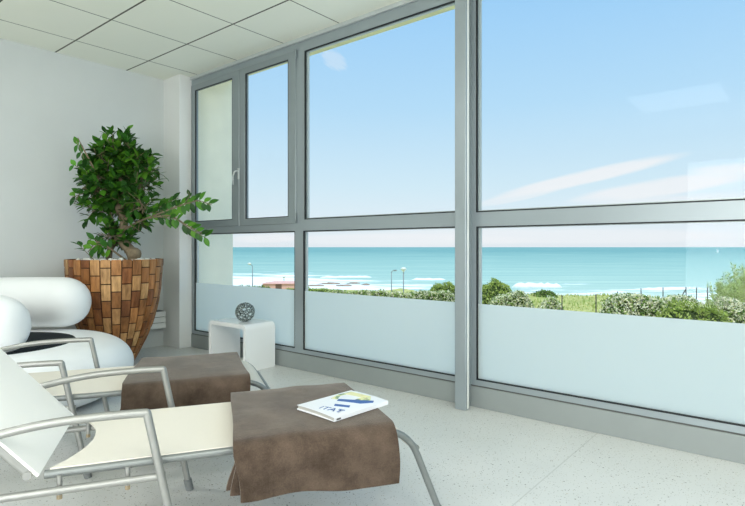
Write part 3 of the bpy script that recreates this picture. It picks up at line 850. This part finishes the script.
spray([(84, 170, -.13), (76, 166, -.14), (71, 163, -.14)], .08, .05, 1.5)
spray([(112, 250, -.12), (98, 244, -.17), (90, 250, -.2)], .09, .035, 1.2)
spray([(104, 258, -.1), (96, 240, -.16), (88, 238, -.18)], .08, .04, 1.1)
twig(pp(86, 252, -.2), Vector((0, 0, 1)) - RT, .08, 6, .075, 1.2)
fast_mesh('leaves', LV, LF, M['leaf'], pot, LT, True)
bmesh.ops.recalc_face_normals(TWG, faces=TWG.faces); obj('twigs', TWG, M['bark'], pot, True)

# white boxed heater low on the far wall, behind the planter
hd = empty('wall_heater', (2.55, 5.07, .19))
tag(hd, 'low white slatted box fixed to the far wall behind the planter', 'heater')
for k in range(3):
    obj('slat', bx(-.32, .285, -.055, .05, .002 + k * .057, .054 + k * .057, .004), M['duct'], hd, 'auto')
obj('casing', bx(-.30, .27, -.04, .05, 0, .172), M['black'], hd)

# ------------------------------------------------------------------ outdoors
GZ = -1.75
def terrain_z(lat, d):
    r = lat / max(d, 1)
    n = .22 * math.sin(lat * .31 + d * .17) + .15 * math.sin(lat * .83 - d * .4 + 1.3)
    lim = 27 + 3 * math.sin(lat * .22) + 2 * math.sin(lat * .5 + 1)
    base = GZ + (n * .6 if d > 14 else 0)
    t = min(1, max(0, (d - lim) / 32)); t = t * t * (3 - 2 * t)
    lft = min(1, max(0, (.16 - r) / .10)); lft = lft * lft * (3 - 2 * lft)
    low = -10.5 * (1 - lft) + (-7.15 + n) * lft
    z = base * (1 - t) + low * t
    if d > 104: z -= min(4, (d - 104) * .16 + .0)
    return z
def terr(lat, d): return ls(lat, d, terrain_z(lat, d))
tv, tf = [], []
ds = [3.4 * 1.045 ** i for i in range(85)]
na = 96
for d in ds:
    for k in range(na + 1):
        lat = d * (-1.05 + 2.3 * k / na); p = terr(lat, d); tv.append(tuple(p))
for i in range(len(ds) - 1):
    for k in range(na): a = i * (na + 1) + k; tf.append((a, a + 1, a + na + 2, a + na + 1))
# start the ground outside the building
tv = [(max(v[0], 3.07) if v[1] < 5.4 else v[0], v[1], v[2]) for v in tv]
gr = fast_mesh('ground', tv, tf, M['ground'], None, None, True); gr['kind'] = 'structure'
struct('bounce_terrace', bx(3.06, 13.5, -22, 16, -2.1, -1.62), M['terrace'])  # unseen pale paving added to bounce sun onto soffit and frosted film
# long grass on the bank
rg = random.Random(9); gv, gf, gt = [], [], []
for _ in range(9000):
    d = rg.uniform(15.5, 32); lat = d * rg.uniform(-.14, .72); z = terrain_z(lat, d)
    b = ls(lat, d, z - .03); h = rg.uniform(.08, .24) * (1 if rg.random() < .7 else .6); a = rg.uniform(0, 6.28); w = rg.uniform(.015, .035)
    x = Vector((math.cos(a), math.sin(a), 0)) * w; k = Vector((rg.uniform(-.12, .12), rg.uniform(-.12, .12), 0)); i0 = len(gv)
    gv += [tuple(b - x), tuple(b + x), tuple(b + k * .4 + x * .7 + Vector((0, 0, h * .6))), tuple(b + k * .4 - x * .7 + Vector((0, 0, h * .6))), tuple(b + k + Vector((0, 0, h)))]
    gf += [(i0, i0 + 1, i0 + 2, i0 + 3), (i0 + 3, i0 + 2, i0 + 4)]
    c = lin(rg.choice([(186, 196, 110), (206, 204, 132), (166, 184, 96), (222, 212, 150)])); gt += [c[:3], c[:3]]
go = fast_mesh('grass', gv, gf, M['outleaf'], gr, gt); go['kind'] = 'stuff'; go['label'] = 'long yellow green grass growing on the bank'
# sea
SZ = -8.8
sv, sf = [], []
sd = [95 * 1.06 ** i for i in range(98)]
for d in sd:
    for k in range(25): sv.append((d * (-1.6 + 3.4 * k / 24), d, 0))
for i in range(len(sd) - 1):
    for k in range(24): a = i * 25 + k; sf.append((a, a + 1, a + 26, a + 25))
sea = fast_mesh('sea', sv, sf, M['sea']); sea.location = (0, 0, SZ); sea.rotation_euler = (0, 0, math.atan2(RT.y, RT.x)); sea['kind'] = 'structure'
# breaking waves
def wave(u0, u1, v, hpx, seed, label, back=1.6):
    r = random.Random(seed); d = (CAMZ - SZ) * F / (v - HY)
    lat0, lat1 = (u0 - CX) / F * d, (u1 - CX) / F * d; n = max(16, int((lat1 - lat0) * 1.3)); bm = bmesh.new(); R_ = []
    for i in range(n + 1):
        t = i / n; e = min(1, min(t, 1 - t) * 9) ** .6; hh = hpx / F * d * e * r.uniform(.75, 1.1) + .02
        y = math.sin(t * 5 + seed) * .6 + r.uniform(-.15, .15); x = lat0 + (lat1 - lat0) * t
        R_.append([bm.verts.new(p) for p in ((x, y - 1.2 * e - .3, -.25), (x, y - .7 * e, hh * .7), (x, y, hh), (x, y + .6, hh * .75), (x, y + back, -.25))])
    for a, b in zip(R_, R_[1:]):
        for k in range(4): bm.faces.new((a[k], b[k], b[k + 1], a[k + 1]))
        bm.faces.new((a[4], b[4], b[0], a[0]))
    bm.faces.new(R_[0]); bm.faces.new(R_[-1][::-1]); bmesh.ops.recalc_face_normals(bm, faces=bm.faces)
    o = obj('breaking_wave', bm, M['foam'], None, True); o.rotation_euler = sea.rotation_euler; o.location = ls(0, d, SZ)
    tag(o, label, 'wave', 'white breakers'); return o
wave(513, 562, 287.5, 4.8, 1, 'long white breaker rolling in beyond the left flowering hedge at the right pane')
wave(412, 446, 280.0, 2.0, 2, 'thin white breaker beyond the bush in the middle pane')
wave(642, 690, 289.5, 2.2, 3, 'white breaker just beyond the fence posts and the wide flowering hedge')
wave(320, 372, 277.5, 1.6, 4, 'white breaker beyond the brown shore rocks')
# shore rocks
for i, (u, v, w, hh) in enumerate([(316, 286, 2.0, .30), (330, 284, 2.8, .34), (344, 286, 1.8, .30), (354, 283.5, 2.0, .28), (366, 285, 1.2, .26)]):
    d = (CAMZ - SZ) * F / (v - HY); bm = bmesh.new(); bmesh.ops.create_icosphere(bm, subdivisions=3, radius=1); r = random.Random(i)
    a = [r.uniform(0, 6) for _ in range(6)]
    for q in bm.verts:
        c = q.co; k = 1 + .18 * math.sin(c.x * 4 + a[0]) + .15 * math.sin(c.y * 6 + a[1]) + .14 * math.sin(c.x * 9 + c.z * 5 + a[2])
        q.co = Vector((c.x * w * k, c.y * 1.2 * k, c.z * hh * k))
    o = obj('shore_rock', bm, M['rock'], None, True); o.location = ls((u - CX) / F * d, d, SZ + .05); o.rotation_euler = sea.rotation_euler
    tag(o, ['brown shore rock, leftmost of the five in the foam', 'widest brown shore rock in the foam', 'brown shore rock in front of the farthest one in the foam',
            'farthest brown shore rock in the surf', 'small brown shore rock, nearest to the dark street lamp'][i], 'rock', 'rocks in the surf')

def hedge(name, u0, u1, vt0, vt1, d, depth, label, cat, cols, flowers=None, seed=0, zb=None, dens=1.0, leafs=.06, round_=False, group=None, fl=.05):
    """a clipped or loose bush: dark twiggy core, leaves and (where seen) blossom"""
    r = random.Random(seed)
    lat0, lat1 = (u0 - CX) / F * d, (u1 - CX) / F * d
    zb = terrain_z((lat0 + lat1) / 2, d) - .1 if zb is None else zb
    z0, z1 = CAMZ - (vt0 - HY) / F * d, CAMZ - (vt1 - HY) / F * d
    root = empty(name, ls((lat0 + lat1) / 2, d, zb), math.atan2(RT.y, RT.x)); Wd = lat1 - lat0
    def top(t):
        z = z0 + (z1 - z0) * t
        if round_: return zb + (z - zb) * math.sqrt(max(.0, 1 - (2 * t - 1) ** 2)) * (1 + .06 * math.sin(t * 17 + seed))
        e = min(1, min(t, 1 - t) * Wd * 2.2) ** .5
        return zb + (z - zb) * (.45 + .55 * e) * (1 + .05 * math.sin(t * Wd * 2.1 + seed) + .035 * math.sin(t * Wd * 5.3 + seed * 2))
    bm = bmesh.new(); R_ = []
    nseg = max(10, int(Wd * 3))
    for i in range(nseg + 1):
        t = .02 + .96 * i / nseg; h = (top(t) - zb) * .90
        R_.append([bm.verts.new(((t - .5) * Wd, -depth * .42 * c, h * s)) for c, s in ((1, 0), (1, .5), (.8, .85), (.3, 1), (-.3, 1), (-.8, .85), (-1, .5), (-1, 0))])
    for a, b in zip(R_, R_[1:]):
        for k in range(7): bm.faces.new((a[k], b[k], b[k + 1], a[k + 1]))
        bm.faces.new((a[7], b[7], b[0], a[0]))
    bm.faces.new(R_[0]); bm.faces.new(R_[-1][::-1]); bmesh.ops.recalc_face_normals(bm, faces=bm.faces)
    obj('branches', bm, M['twig'], root, True)
    def surf():
        t = r.random(); h = top(t) - zb; a = r.random() * PI * .62 if r.random() < .8 else r.random() * PI
        c, s = math.cos(a), min(1, math.sin(a) * 1.25)
        k = r.uniform(.90, 1.05)
        if r.random() < .35: s = r.random() * s
        return Vector(((t - .5) * Wd, -depth * .5 * c * k, h * s * k)), Vector((r.uniform(-.3, .3), -c, s + .3))
    def cards(n, size, colors):
        vv, ff, tt = [], [], []
        for _ in range(n):
            p, nn = surf(); x = Vector([r.gauss(0, 1) for _ in range(3)]).normalized(); y = x.cross(nn + Vector([r.gauss(0, .5) for _ in range(3)]))
            if y.length < .01: continue
            y.normalize(); s = size * r.uniform(.6, 1.3); b = len(vv)
            vv += [tuple(p - x * s), tuple(p + y * s * .45), tuple(p + x * s), tuple(p - y * s * .45)]; ff.append((b, b + 1, b + 2, b + 3))
            c = lin(r.choice(colors)); k = r.uniform(.75, 1.2); tt.append([q * k for q in c[:3]])
        return vv, ff, tt
    area = Wd * (max(z0, z1) - zb + depth * .6)
    vv, ff, tt = cards(int(min(9000, 260 * area * dens * (.06 / leafs) ** 2) + 300), leafs, cols)
    fast_mesh('leaves', vv, ff, M['outleaf'], root, tt)
    if flowers:
        vv, ff, tt = cards(int(min(8000, 620 * area * dens * (.06 / leafs) ** 2) + 100), fl, flowers)
        o = fast_mesh('blossom', vv, ff, M['outleaf'], root, tt); o['kind'] = 'stuff'; o['label'] = 'small cream white flowers'
    tag(root, label, cat, group); return root
M['twig'] = plain('shrub_core', (70, 84, 46), 1, spec=0, noise=.3, scale=9)
G1 = [(142, 166, 84), (118, 148, 72), (164, 186, 102), (98, 128, 62)]
G2 = [(178, 192, 98), (162, 178, 86), (200, 210, 122), (138, 158, 76)]
GY = [(176, 196, 104), (156, 182, 88), (196, 210, 126)]
FLW = [(255, 252, 226), (253, 247, 214), (246, 238, 198)]
hedge('hedge', 602, 702, 296, 298.5, 17, 1.3, 'wide flowering hedge outside the right pane, beyond the dark fence wire', 'hedge', G1, FLW, 1, dens=1.6)
hedge('shrub', 654, 726, 304, 303, 14.5, 1.0, 'bright green shrub in front of the wide flowering hedge', 'shrub', G2, None, 2, dens=1.6)
hedge('hedge', 708, 752, 298, 300, 15.5, .9, 'flowering bush under the feathery tamarisk', 'hedge', G1, FLW, 3, dens=1.6)
hedge('hedge', 488, 533, 293.5, 294, 20.6, 1.0, 'flowering hedge beside the round green bush in the right pane', 'hedge', G1, FLW, 4, dens=1.6)
hedge('hedge', 535, 564, 296.5, 299, 18, 1.0, 'short flowering hedge ending at a dark fence post', 'hedge', G1, FLW, 5, dens=1.6)
hedge('bush', 477, 513, 281, 281, 25, 1.5, 'round bright green bush behind the flowering hedge in the right pane', 'bush', G2, None, 6, dens=1.8, leafs=.07, round_=True)
hedge('shrub', 532, 556, 290.5, 290.5, 29, 1.0, 'low dark green shrub on the grassy bank', 'shrub', G1, None, 7, dens=1.6, round_=True)
hedge('hedge', 322, 392, 290.5, 291.5, 27, .9, 'long low flowering hedge under the lamp posts in the middle pane', 'hedge', GY + G1, FLW, 8, dens=1.6, leafs=.07, fl=.05)
hedge('hedge', 384, 460, 291.5, 293.5, 24, .9, 'flowering hedge in front of the bush in the middle pane', 'hedge', G1, FLW, 9, dens=1.6, leafs=.07, fl=.05)
hedge('bush', 426, 464, 283.5, 283.5, 29, 1.5, 'bright green bush beside the steel post in the middle pane', 'bush', G2, None, 10, dens=1.8, leafs=.08, round_=True)
hedge('hedge', 236, 272, 285.5, 286.5, 92, 2, 'low olive hedge left of the pink building', 'hedge', G1, None, 11, dens=.5, leafs=.16)
hedge('hedge', 284, 330, 288.2, 288.8, 88, 2, 'low yellow green hedge in front of the pink building', 'hedge', GY, None, 12, dens=.5, leafs=.16)

# feathery tamarisk
def tamarisk():
    d0 = 17.5; r = random.Random(4); root = empty('tamarisk_bush', ls((738 - CX) / F * d0, d0, GZ - .1), math.atan2(RT.y, RT.x))
    vv, ff, tt = [], [], []; stems = bmesh.new(); bx_ = (738 - CX) / F * d0
    cols = [(204, 218, 128), (182, 202, 104), (222, 230, 156), (158, 182, 88)]
    for i in range(96):
        tx = r.uniform(-.95, 1.6); hmax = 2.42 * (1 - .36 * abs(tx - .35) ** 1.3) if tx < 1.6 else 1.6
        ty = r.uniform(-.6, .6); hh = hmax * r.uniform(.68, 1.02)
        b = Vector((tx * .5, ty * .4, 0)); tip = Vector((tx + r.uniform(-.1, .1), ty, hh)); mid = (b + tip) / 2 + Vector((0, 0, .12))
        tube(stems, [b, mid, tip], [.012, .009, .004], 5)
        for j in range(150):
            t = .15 + .85 * j / 150; p = (b * (1 - t) ** 2 + mid * 2 * t * (1 - t) + tip * t * t)
            wd = .14 * (1.08 - t) ** .6 + .015
            x = Vector([r.gauss(0, 1) for _ in range(3)]); x.z = abs(x.z) * .7 + .5; x.normalize(); y = x.cross(Vector([r.gauss(0, 1) for _ in range(3)])).normalized()
            q = p + Vector([r.gauss(0, .5) for _ in range(3)]) * wd; s = r.uniform(.04, .08); k0 = len(vv)
            vv += [tuple(q), tuple(q + x * s + y * s * .25), tuple(q + x * s * 2), tuple(q + x * s - y * s * .25)]; ff.append((k0, k0 + 1, k0 + 2, k0 + 3))
            c = lin(r.choice(cols)); k = r.uniform(.8, 1.2); tt.append([z * k for z in c[:3]])
    fast_mesh('foliage', vv, ff, M['outleaf'], root, tt); obj('stems', stems, M['bark'], root, True)
    tag(root, 'tall feathery pale green tamarisk at the right edge of the view', 'bush'); return root
tamarisk()

# fence posts
FP = [(562, 296, 17, .020, 'dark fence post at the end of the short flowering hedge'), (596, 295, 16.2, .020, 'dark fence post standing alone in the yellow grass'), (617.5, 292, 22, .019, 'thin fence post above the left end of the wide hedge'),
      (641, 289, 21, .02, 'fence post at the left end of the white breaker'), (663, 288, 20.5, .02, 'fence post before the braced one, above the wide hedge'), (686, 287.5, 20, .02, 'fence post with a slanting brace'),
      (696.5, 288, 19.7, .02, 'fence post just after the braced one'), (707.5, 288, 19, .022, 'fence post beside the feathery tamarisk')]
for i, (u, v, d, rad, lab) in enumerate(FP):
    lat = (u - CX) / F * d; zb = terrain_z(lat, d) - .05; h = CAMZ - (v - HY) / F * d - zb
    bm = bmesh.new(); tube(bm, [(0, 0, 0), (0, 0, h)], [rad, rad * .9], 8); bmesh.ops.recalc_face_normals(bm, faces=bm.faces); bevel(bm, .004, 1, 60)
    o = empty('fence_post', ls(lat, d, zb), math.atan2(RT.y, RT.x)); obj('stake', bm, M['post'], o, 'auto')
    cp = bmesh.new(); tube(cp, [(0, 0, h - .01), (0, 0, h + .02)], rad * 1.15, 8); obj('cap', cp, M['post'], o)
    if i == 5: obj('brace', tb([(-.45, 0, h - .85), (-.02, 0, h - .08)], .02, 8), M['post'], o)
    tag(o, lab, 'fence post', 'fence posts along the bank')

# street lamps on the coast road
def lamp(u, vt, vb, d, head, label):
    lat = (u - CX) / F * d; zb = terrain_z(lat, d) - .1; zt_ = CAMZ - (vt - HY) / F * d; h = zt_ - zb
    o = empty('street_lamp', ls(lat, d, zb), math.atan2(RT.y, RT.x))
    obj('pole', tb([(0, 0, 0), (0, 0, h * .5), (0, 0, h)], [.085, .07, .055], 10), M['pole'], o, True)
    if head == 'arm':
        obj('arm', tb(fillet([(0, 0, h - .1), (.08, 0, h + .12), (.42, 0, h + .25)], .1), .06, 8), M['pole'], o, True)
        bm = bmesh.new(); bmesh.ops.create_uvsphere(bm, u_segments=14, v_segments=8, radius=1, matrix=Matrix.Translation((.55, 0, h + .25)) @ Matrix.Diagonal((.28, .18, .12, 1))); obj('lamp_head', bm, M['pole'], o, True)
    elif head == 'arm_left':
        obj('arm', tb(fillet([(0, 0, h - .1), (-.1, 0, h + .15), (-.5, 0, h + .3)], .2), .06, 8), M['pole'], o, True)
        bm = bmesh.new(); bmesh.ops.create_uvsphere(bm, u_segments=14, v_segments=8, radius=1, matrix=Matrix.Translation((-.55, 0, h + .4)) @ Matrix.Diagonal((.32, .2, .2, 1))); obj('lamp_head', bm, M['lampwhite'], o, True)
    else:
        bm = bmesh.new(); lathe(bm, [(.06, -.25), (.10, -.15), (.27, .03), (.33, .16), (.22, .27), (.04, .32)], 16, (0, 0, h)); obj('lamp_head', bm, M['lampwhite'], o, True)
    tag(o, label, 'street lamp', 'street lamps on the coast road')
lamp(391.5, 272, 292, 82, 'arm', 'dark street lamp with a curved arm in the middle pane')
lamp(403.5, 270, 294, 60, 'bowl', 'street lamp with a white bowl head in the middle pane')
lamp(252.5, 266, 284, 95, 'arm_left', 'tall street lamp seen through the left pane near the cream outer wall')
lamp(284, 277.5, 284, 106, 'bowl', 'short faint lamp above the pink building')

# pink building by the beach
d = 100; lat0, lat1 = (264 - CX) / F * d, (303 - CX) / F * d; bw = lat1 - lat0; zb = -7.6
pk = empty('beach_building', ls((lat0 + lat1) / 2, d, zb), math.atan2(RT.y, RT.x))
ht = CAMZ - (283.2 - HY) / F * d - zb; hr = CAMZ - (281.2 - HY) / F * d - zb
obj('wall', bx(-bw / 2, bw / 2, -1.5, 2.5, 0, ht), M['pink'], pk)
bm = bmesh.new(); vs = [bm.verts.new(p) for p in ((-bw / 2 - .2, -1.7, ht), (bw / 2 + .2, -1.7, ht), (bw / 2 + .2, 2.7, ht), (-bw / 2 - .2, 2.7, ht), (-bw / 2 + 1.9, .5, hr), (bw / 2 - 1.5, .5, hr))]
for f in ((0, 1, 5, 4), (2, 3, 4, 5), (3, 0, 4), (1, 2, 5), (3, 2, 1, 0)): bm.faces.new([vs[i] for i in f])
bmesh.ops.recalc_face_normals(bm, faces=bm.faces); obj('roof', bm, M['pink'], pk)
xw = (280 - CX) / F * d - (lat0 + lat1) / 2
obj('shutter', bx(xw - .55, xw + .55, -1.56, -1.5, ht - 1.0, ht - .12), M['brown'], pk, label='dark brown shutter')
tag(pk, 'low pink building with a dark shutter beside the beach', 'building')

# sailing boat
d = 900; sb_ = empty('sailboat', ls((717 - CX) / F * d, d, SZ), math.atan2(RT.y, RT.x) + .1)
bm = bmesh.new(); R_ = []
for t, w, z in ((-1, .1, .95), (-.6, .75, .7), (0, 1, .6), (.6, .85, .65), (1, .6, .7)):
    R_.append([bm.verts.new((t * 3.2, y * w, zz)) for y, zz in ((-1.1, z), (-.7, -.2), (.7, -.2), (1.1, z))])
for a, b in zip(R_, R_[1:]):
    for k in range(4): bm.faces.new((a[k], a[(k + 1) % 4], b[(k + 1) % 4], b[k]))
bm.faces.new(R_[0]); bm.faces.new(R_[-1]); bmesh.ops.recalc_face_normals(bm, faces=bm.faces); obj('hull', bm, M['lampwhite'], sb_)
obj('mast', tb([(0, 0, .5), (0, 0, 8.2)], .09, 6), M['lampwhite'], sb_)
bm = bmesh.new(); q = [bm.verts.new(p) for p in ((.1, .06, 1.2), (3.6, .06, 1.3), (.15, .06, 7.8), (.1, -.06, 1.2), (3.6, -.06, 1.3), (.15, -.06, 7.8))]
for f in ((0, 1, 2), (5, 4, 3), (0, 3, 4, 1), (1, 4, 5, 2), (2, 5, 3, 0)): bm.faces.new([q[i] for i in f])
obj('sail', bm, M['foam'], sb_)
tag(sb_, 'tiny white sailboat near the horizon at the right', 'sailboat')

# ------------------------------------------------------------------ sky
def world():
    w = bpy.data.worlds.new('sky'); S.world = w; w.use_nodes = True; nt = w.node_tree; L = nt.links.new
    bg = nt.nodes['Background']
    def mth(op, a, c=None, clamp=False):
        n = N(nt, 'ShaderNodeMath', operation=op); n.use_clamp = clamp
        for i, x in enumerate((a, c)):
            if x is None: continue
            if isinstance(x, (int, float)): n.inputs[i].default_value = x
            else: L(x, n.inputs[i])
        return n.outputs[0]
    tc = N(nt, 'ShaderNodeTexCoord'); G = tc.outputs['Generated']
    def dot(v):
        n = N(nt, 'ShaderNodeVectorMath', operation='DOT_PRODUCT'); L(G, n.inputs[0]); n.inputs[1].default_value = v; return n.outputs['Value']
    # compass bearing and elevation over the sea
    f, r, z = mth('MAXIMUM', dot(FW), .15), dot(RT), dot((0, 0, 1))
    a, e = mth('DIVIDE', r, f), mth('DIVIDE', z, f)
    ramp = N(nt, 'ShaderNodeValToRGB'); el = ramp.color_ramp.elements
    el[0].position = 0; el[0].color = lin((236, 240, 247)); el[1].position = 1; el[1].color = lin((148, 202, 250))
    for p, c in ((.08, (232, 242, 251)), (.22, (216, 238, 252)), (.5, (186, 224, 253)), (.75, (168, 214, 253))):
        x = el.new(p); x.color = lin(c)
    L(mth('MULTIPLY', z, 2.0, True), ramp.inputs[0])
    col = ramp.outputs[0]
    def streak(a0, e0, ang, la, le, sc, lo, hi, amt):
        nonlocal col
        ca, sa = math.cos(ang), math.sin(ang)
        da, de = mth('SUBTRACT', a, a0), mth('SUBTRACT', e, e0)
        x = mth('ADD', mth('MULTIPLY', da, ca), mth('MULTIPLY', de, sa)); y = mth('SUBTRACT', mth('MULTIPLY', de, ca), mth('MULTIPLY', da, sa))
        m = mth('SUBTRACT', 1, mth('ADD', mth('POWER', mth('ABSOLUTE', mth('DIVIDE', x, la)), 2), mth('POWER', mth('ABSOLUTE', mth('DIVIDE', y, le)), 2)), True)
        cb = N(nt, 'ShaderNodeCombineXYZ'); L(mth('MULTIPLY', x, sc), cb.inputs[0]); L(mth('MULTIPLY', y, sc * 7), cb.inputs[1])
        nz = N(nt, 'ShaderNodeTexNoise', Scale=1, Detail=5, Roughness=.6); L(cb.outputs[0], nz.inputs['Vector'])
        mr = N(nt, 'ShaderNodeMapRange'); mr.interpolation_type = 'SMOOTHSTEP'; mr.inputs[1].default_value = lo; mr.inputs[2].default_value = hi
        L(mth('MULTIPLY', mth('ADD', nz.outputs['Fac'], .25), m), mr.inputs[0])
        mx = N(nt, 'ShaderNodeMix', data_type='RGBA'); L(mth('MULTIPLY', mr.outputs[0], amt), mx.inputs[0]); L(col, mx.inputs[6]); mx.inputs[7].default_value = lin((250, 248, 252)); col = mx.outputs[2]
    pxl = lambda u, v: ((u - CX) / F, (HY - v) / F)
    for u, v, ang, lu, lv, amt in ((590, 176, 13, 120, 9, .85), (665, 187, 9, 120, 12, .8), (735, 168, 4, 60, 6, .6), (640, 206, 6, 140, 10, .55), (334, 60, -35, 24, 14, .3), (270, 238, 2, 50, 6, .6), (560, 236, 0, 260, 10, .5), (400, 240, 0, 160, 8, .5), (520, 196, 12, 60, 6, .5)):
        p = pxl(u, v); streak(p[0], p[1], math.radians(ang), lu / F, lv / F, 7 if lu > 30 else 30, .12 if lu > 30 else .38, .62, amt)
    L(col, bg.inputs[0]); bg.inputs[1].default_value = 1.0
world()

# ------------------------------------------------------------------ light
def sun(rot, e, col, ang):
    l = bpy.data.lights.new('sun', 'SUN'); l.energy = e; l.color = col; l.angle = ang
    o = bpy.data.objects.new('sun', l); C.objects.link(o); o.rotation_euler = rot; return o
sv_ = Vector((.38, .22, -.90)).normalized()
so = sun((0, 0, 0), 2.8, (1, .97, .90), .01); so.rotation_euler = sv_.to_track_quat('-Z', 'Y').to_euler()
def area(name, loc, dirv, sx, sy, p, col=(1, 1, 1)):
    l = bpy.data.lights.new(name, 'AREA'); l.shape = 'RECTANGLE'; l.size = sx; l.size_y = sy; l.energy = p; l.color = col
    o = bpy.data.objects.new(name, l); C.objects.link(o); o.location = loc; o.rotation_euler = Vector(dirv).to_track_quat('-Z', 'Y').to_euler(); return o
# daylight entering by the long opening opposite, and fill lamps added on the ceiling, unseen behind the viewpoint
area('daylight', (XL - .25, -.5, 1.2), (1, 0, .12), 4.0, 2.2, 165, (1, .99, .97))
for x, y in ((-1.6, -1.8), (.3, -1.8), (1.6, -1.8), (-1.6, -.2), (.2, -.3)):
    hb = bmesh.new(); ring_ = bx(x - .31, x + .31, y - .31, y + .31, 2.684, 2.70, .003)
    hb.free(); lf = obj('fill_light_housing', ring_, M['duct']); lf['kind'] = 'structure'
    area('lamp', (x, y, 2.678), (0, 0, -1),   .56, .56, 21, (1, .99, .97))

lf = obj('fill_light_housing', bx(-1.38, -.42, .72, 1.68, 2.686, 2.70, .003), M['duct']); lf['kind'] = 'structure'
area('lamp', (-.9, 1.2, 2.68), (0, 0, -1), .9, .9, 11, (1, .985, .96))  # added to brighten the loungers, sited by a faint rectangle mirrored in the glass
x, y = 0.0, 3.42
lf = obj('fill_light_housing', bx(x - .12, x + .12, y - .12, y + .12, 2.686, 2.70, .003), M['duct']); lf['kind'] = 'structure'
area('lamp', (x, y, 2.68), (0, 0, -1), .18, .18, 15, (1, .99, .97))  # small unseen fill lamp added to brighten the white chair and plant
# ------------------------------------------------------------------ camera
cd = bpy.data.cameras.new('camera'); cam = bpy.data.objects.new('camera', cd); C.objects.link(cam)
cd.sensor_width = 36; cd.lens = F / 745 * 36; cd.shift_y = -6 / 745
cam.location = (0, 0, CAMZ); cam.rotation_euler = (PI / 2, 0, -TH); cd.clip_start = .02; cd.clip_end = 60000
S.camera = cam
vs_ = S.view_settings; vs_.view_transform = 'Standard'; vs_.look = 'None'; vs_.gamma = 1; vs_.exposure = 0; vs_.use_curve_mapping = False
S.cycles.use_denoising = True
S.cycles.max_bounces = 10; S.cycles.diffuse_bounces = 6; S.cycles.transparent_max_bounces = 16
S.cycles.sample_clamp_indirect = 8
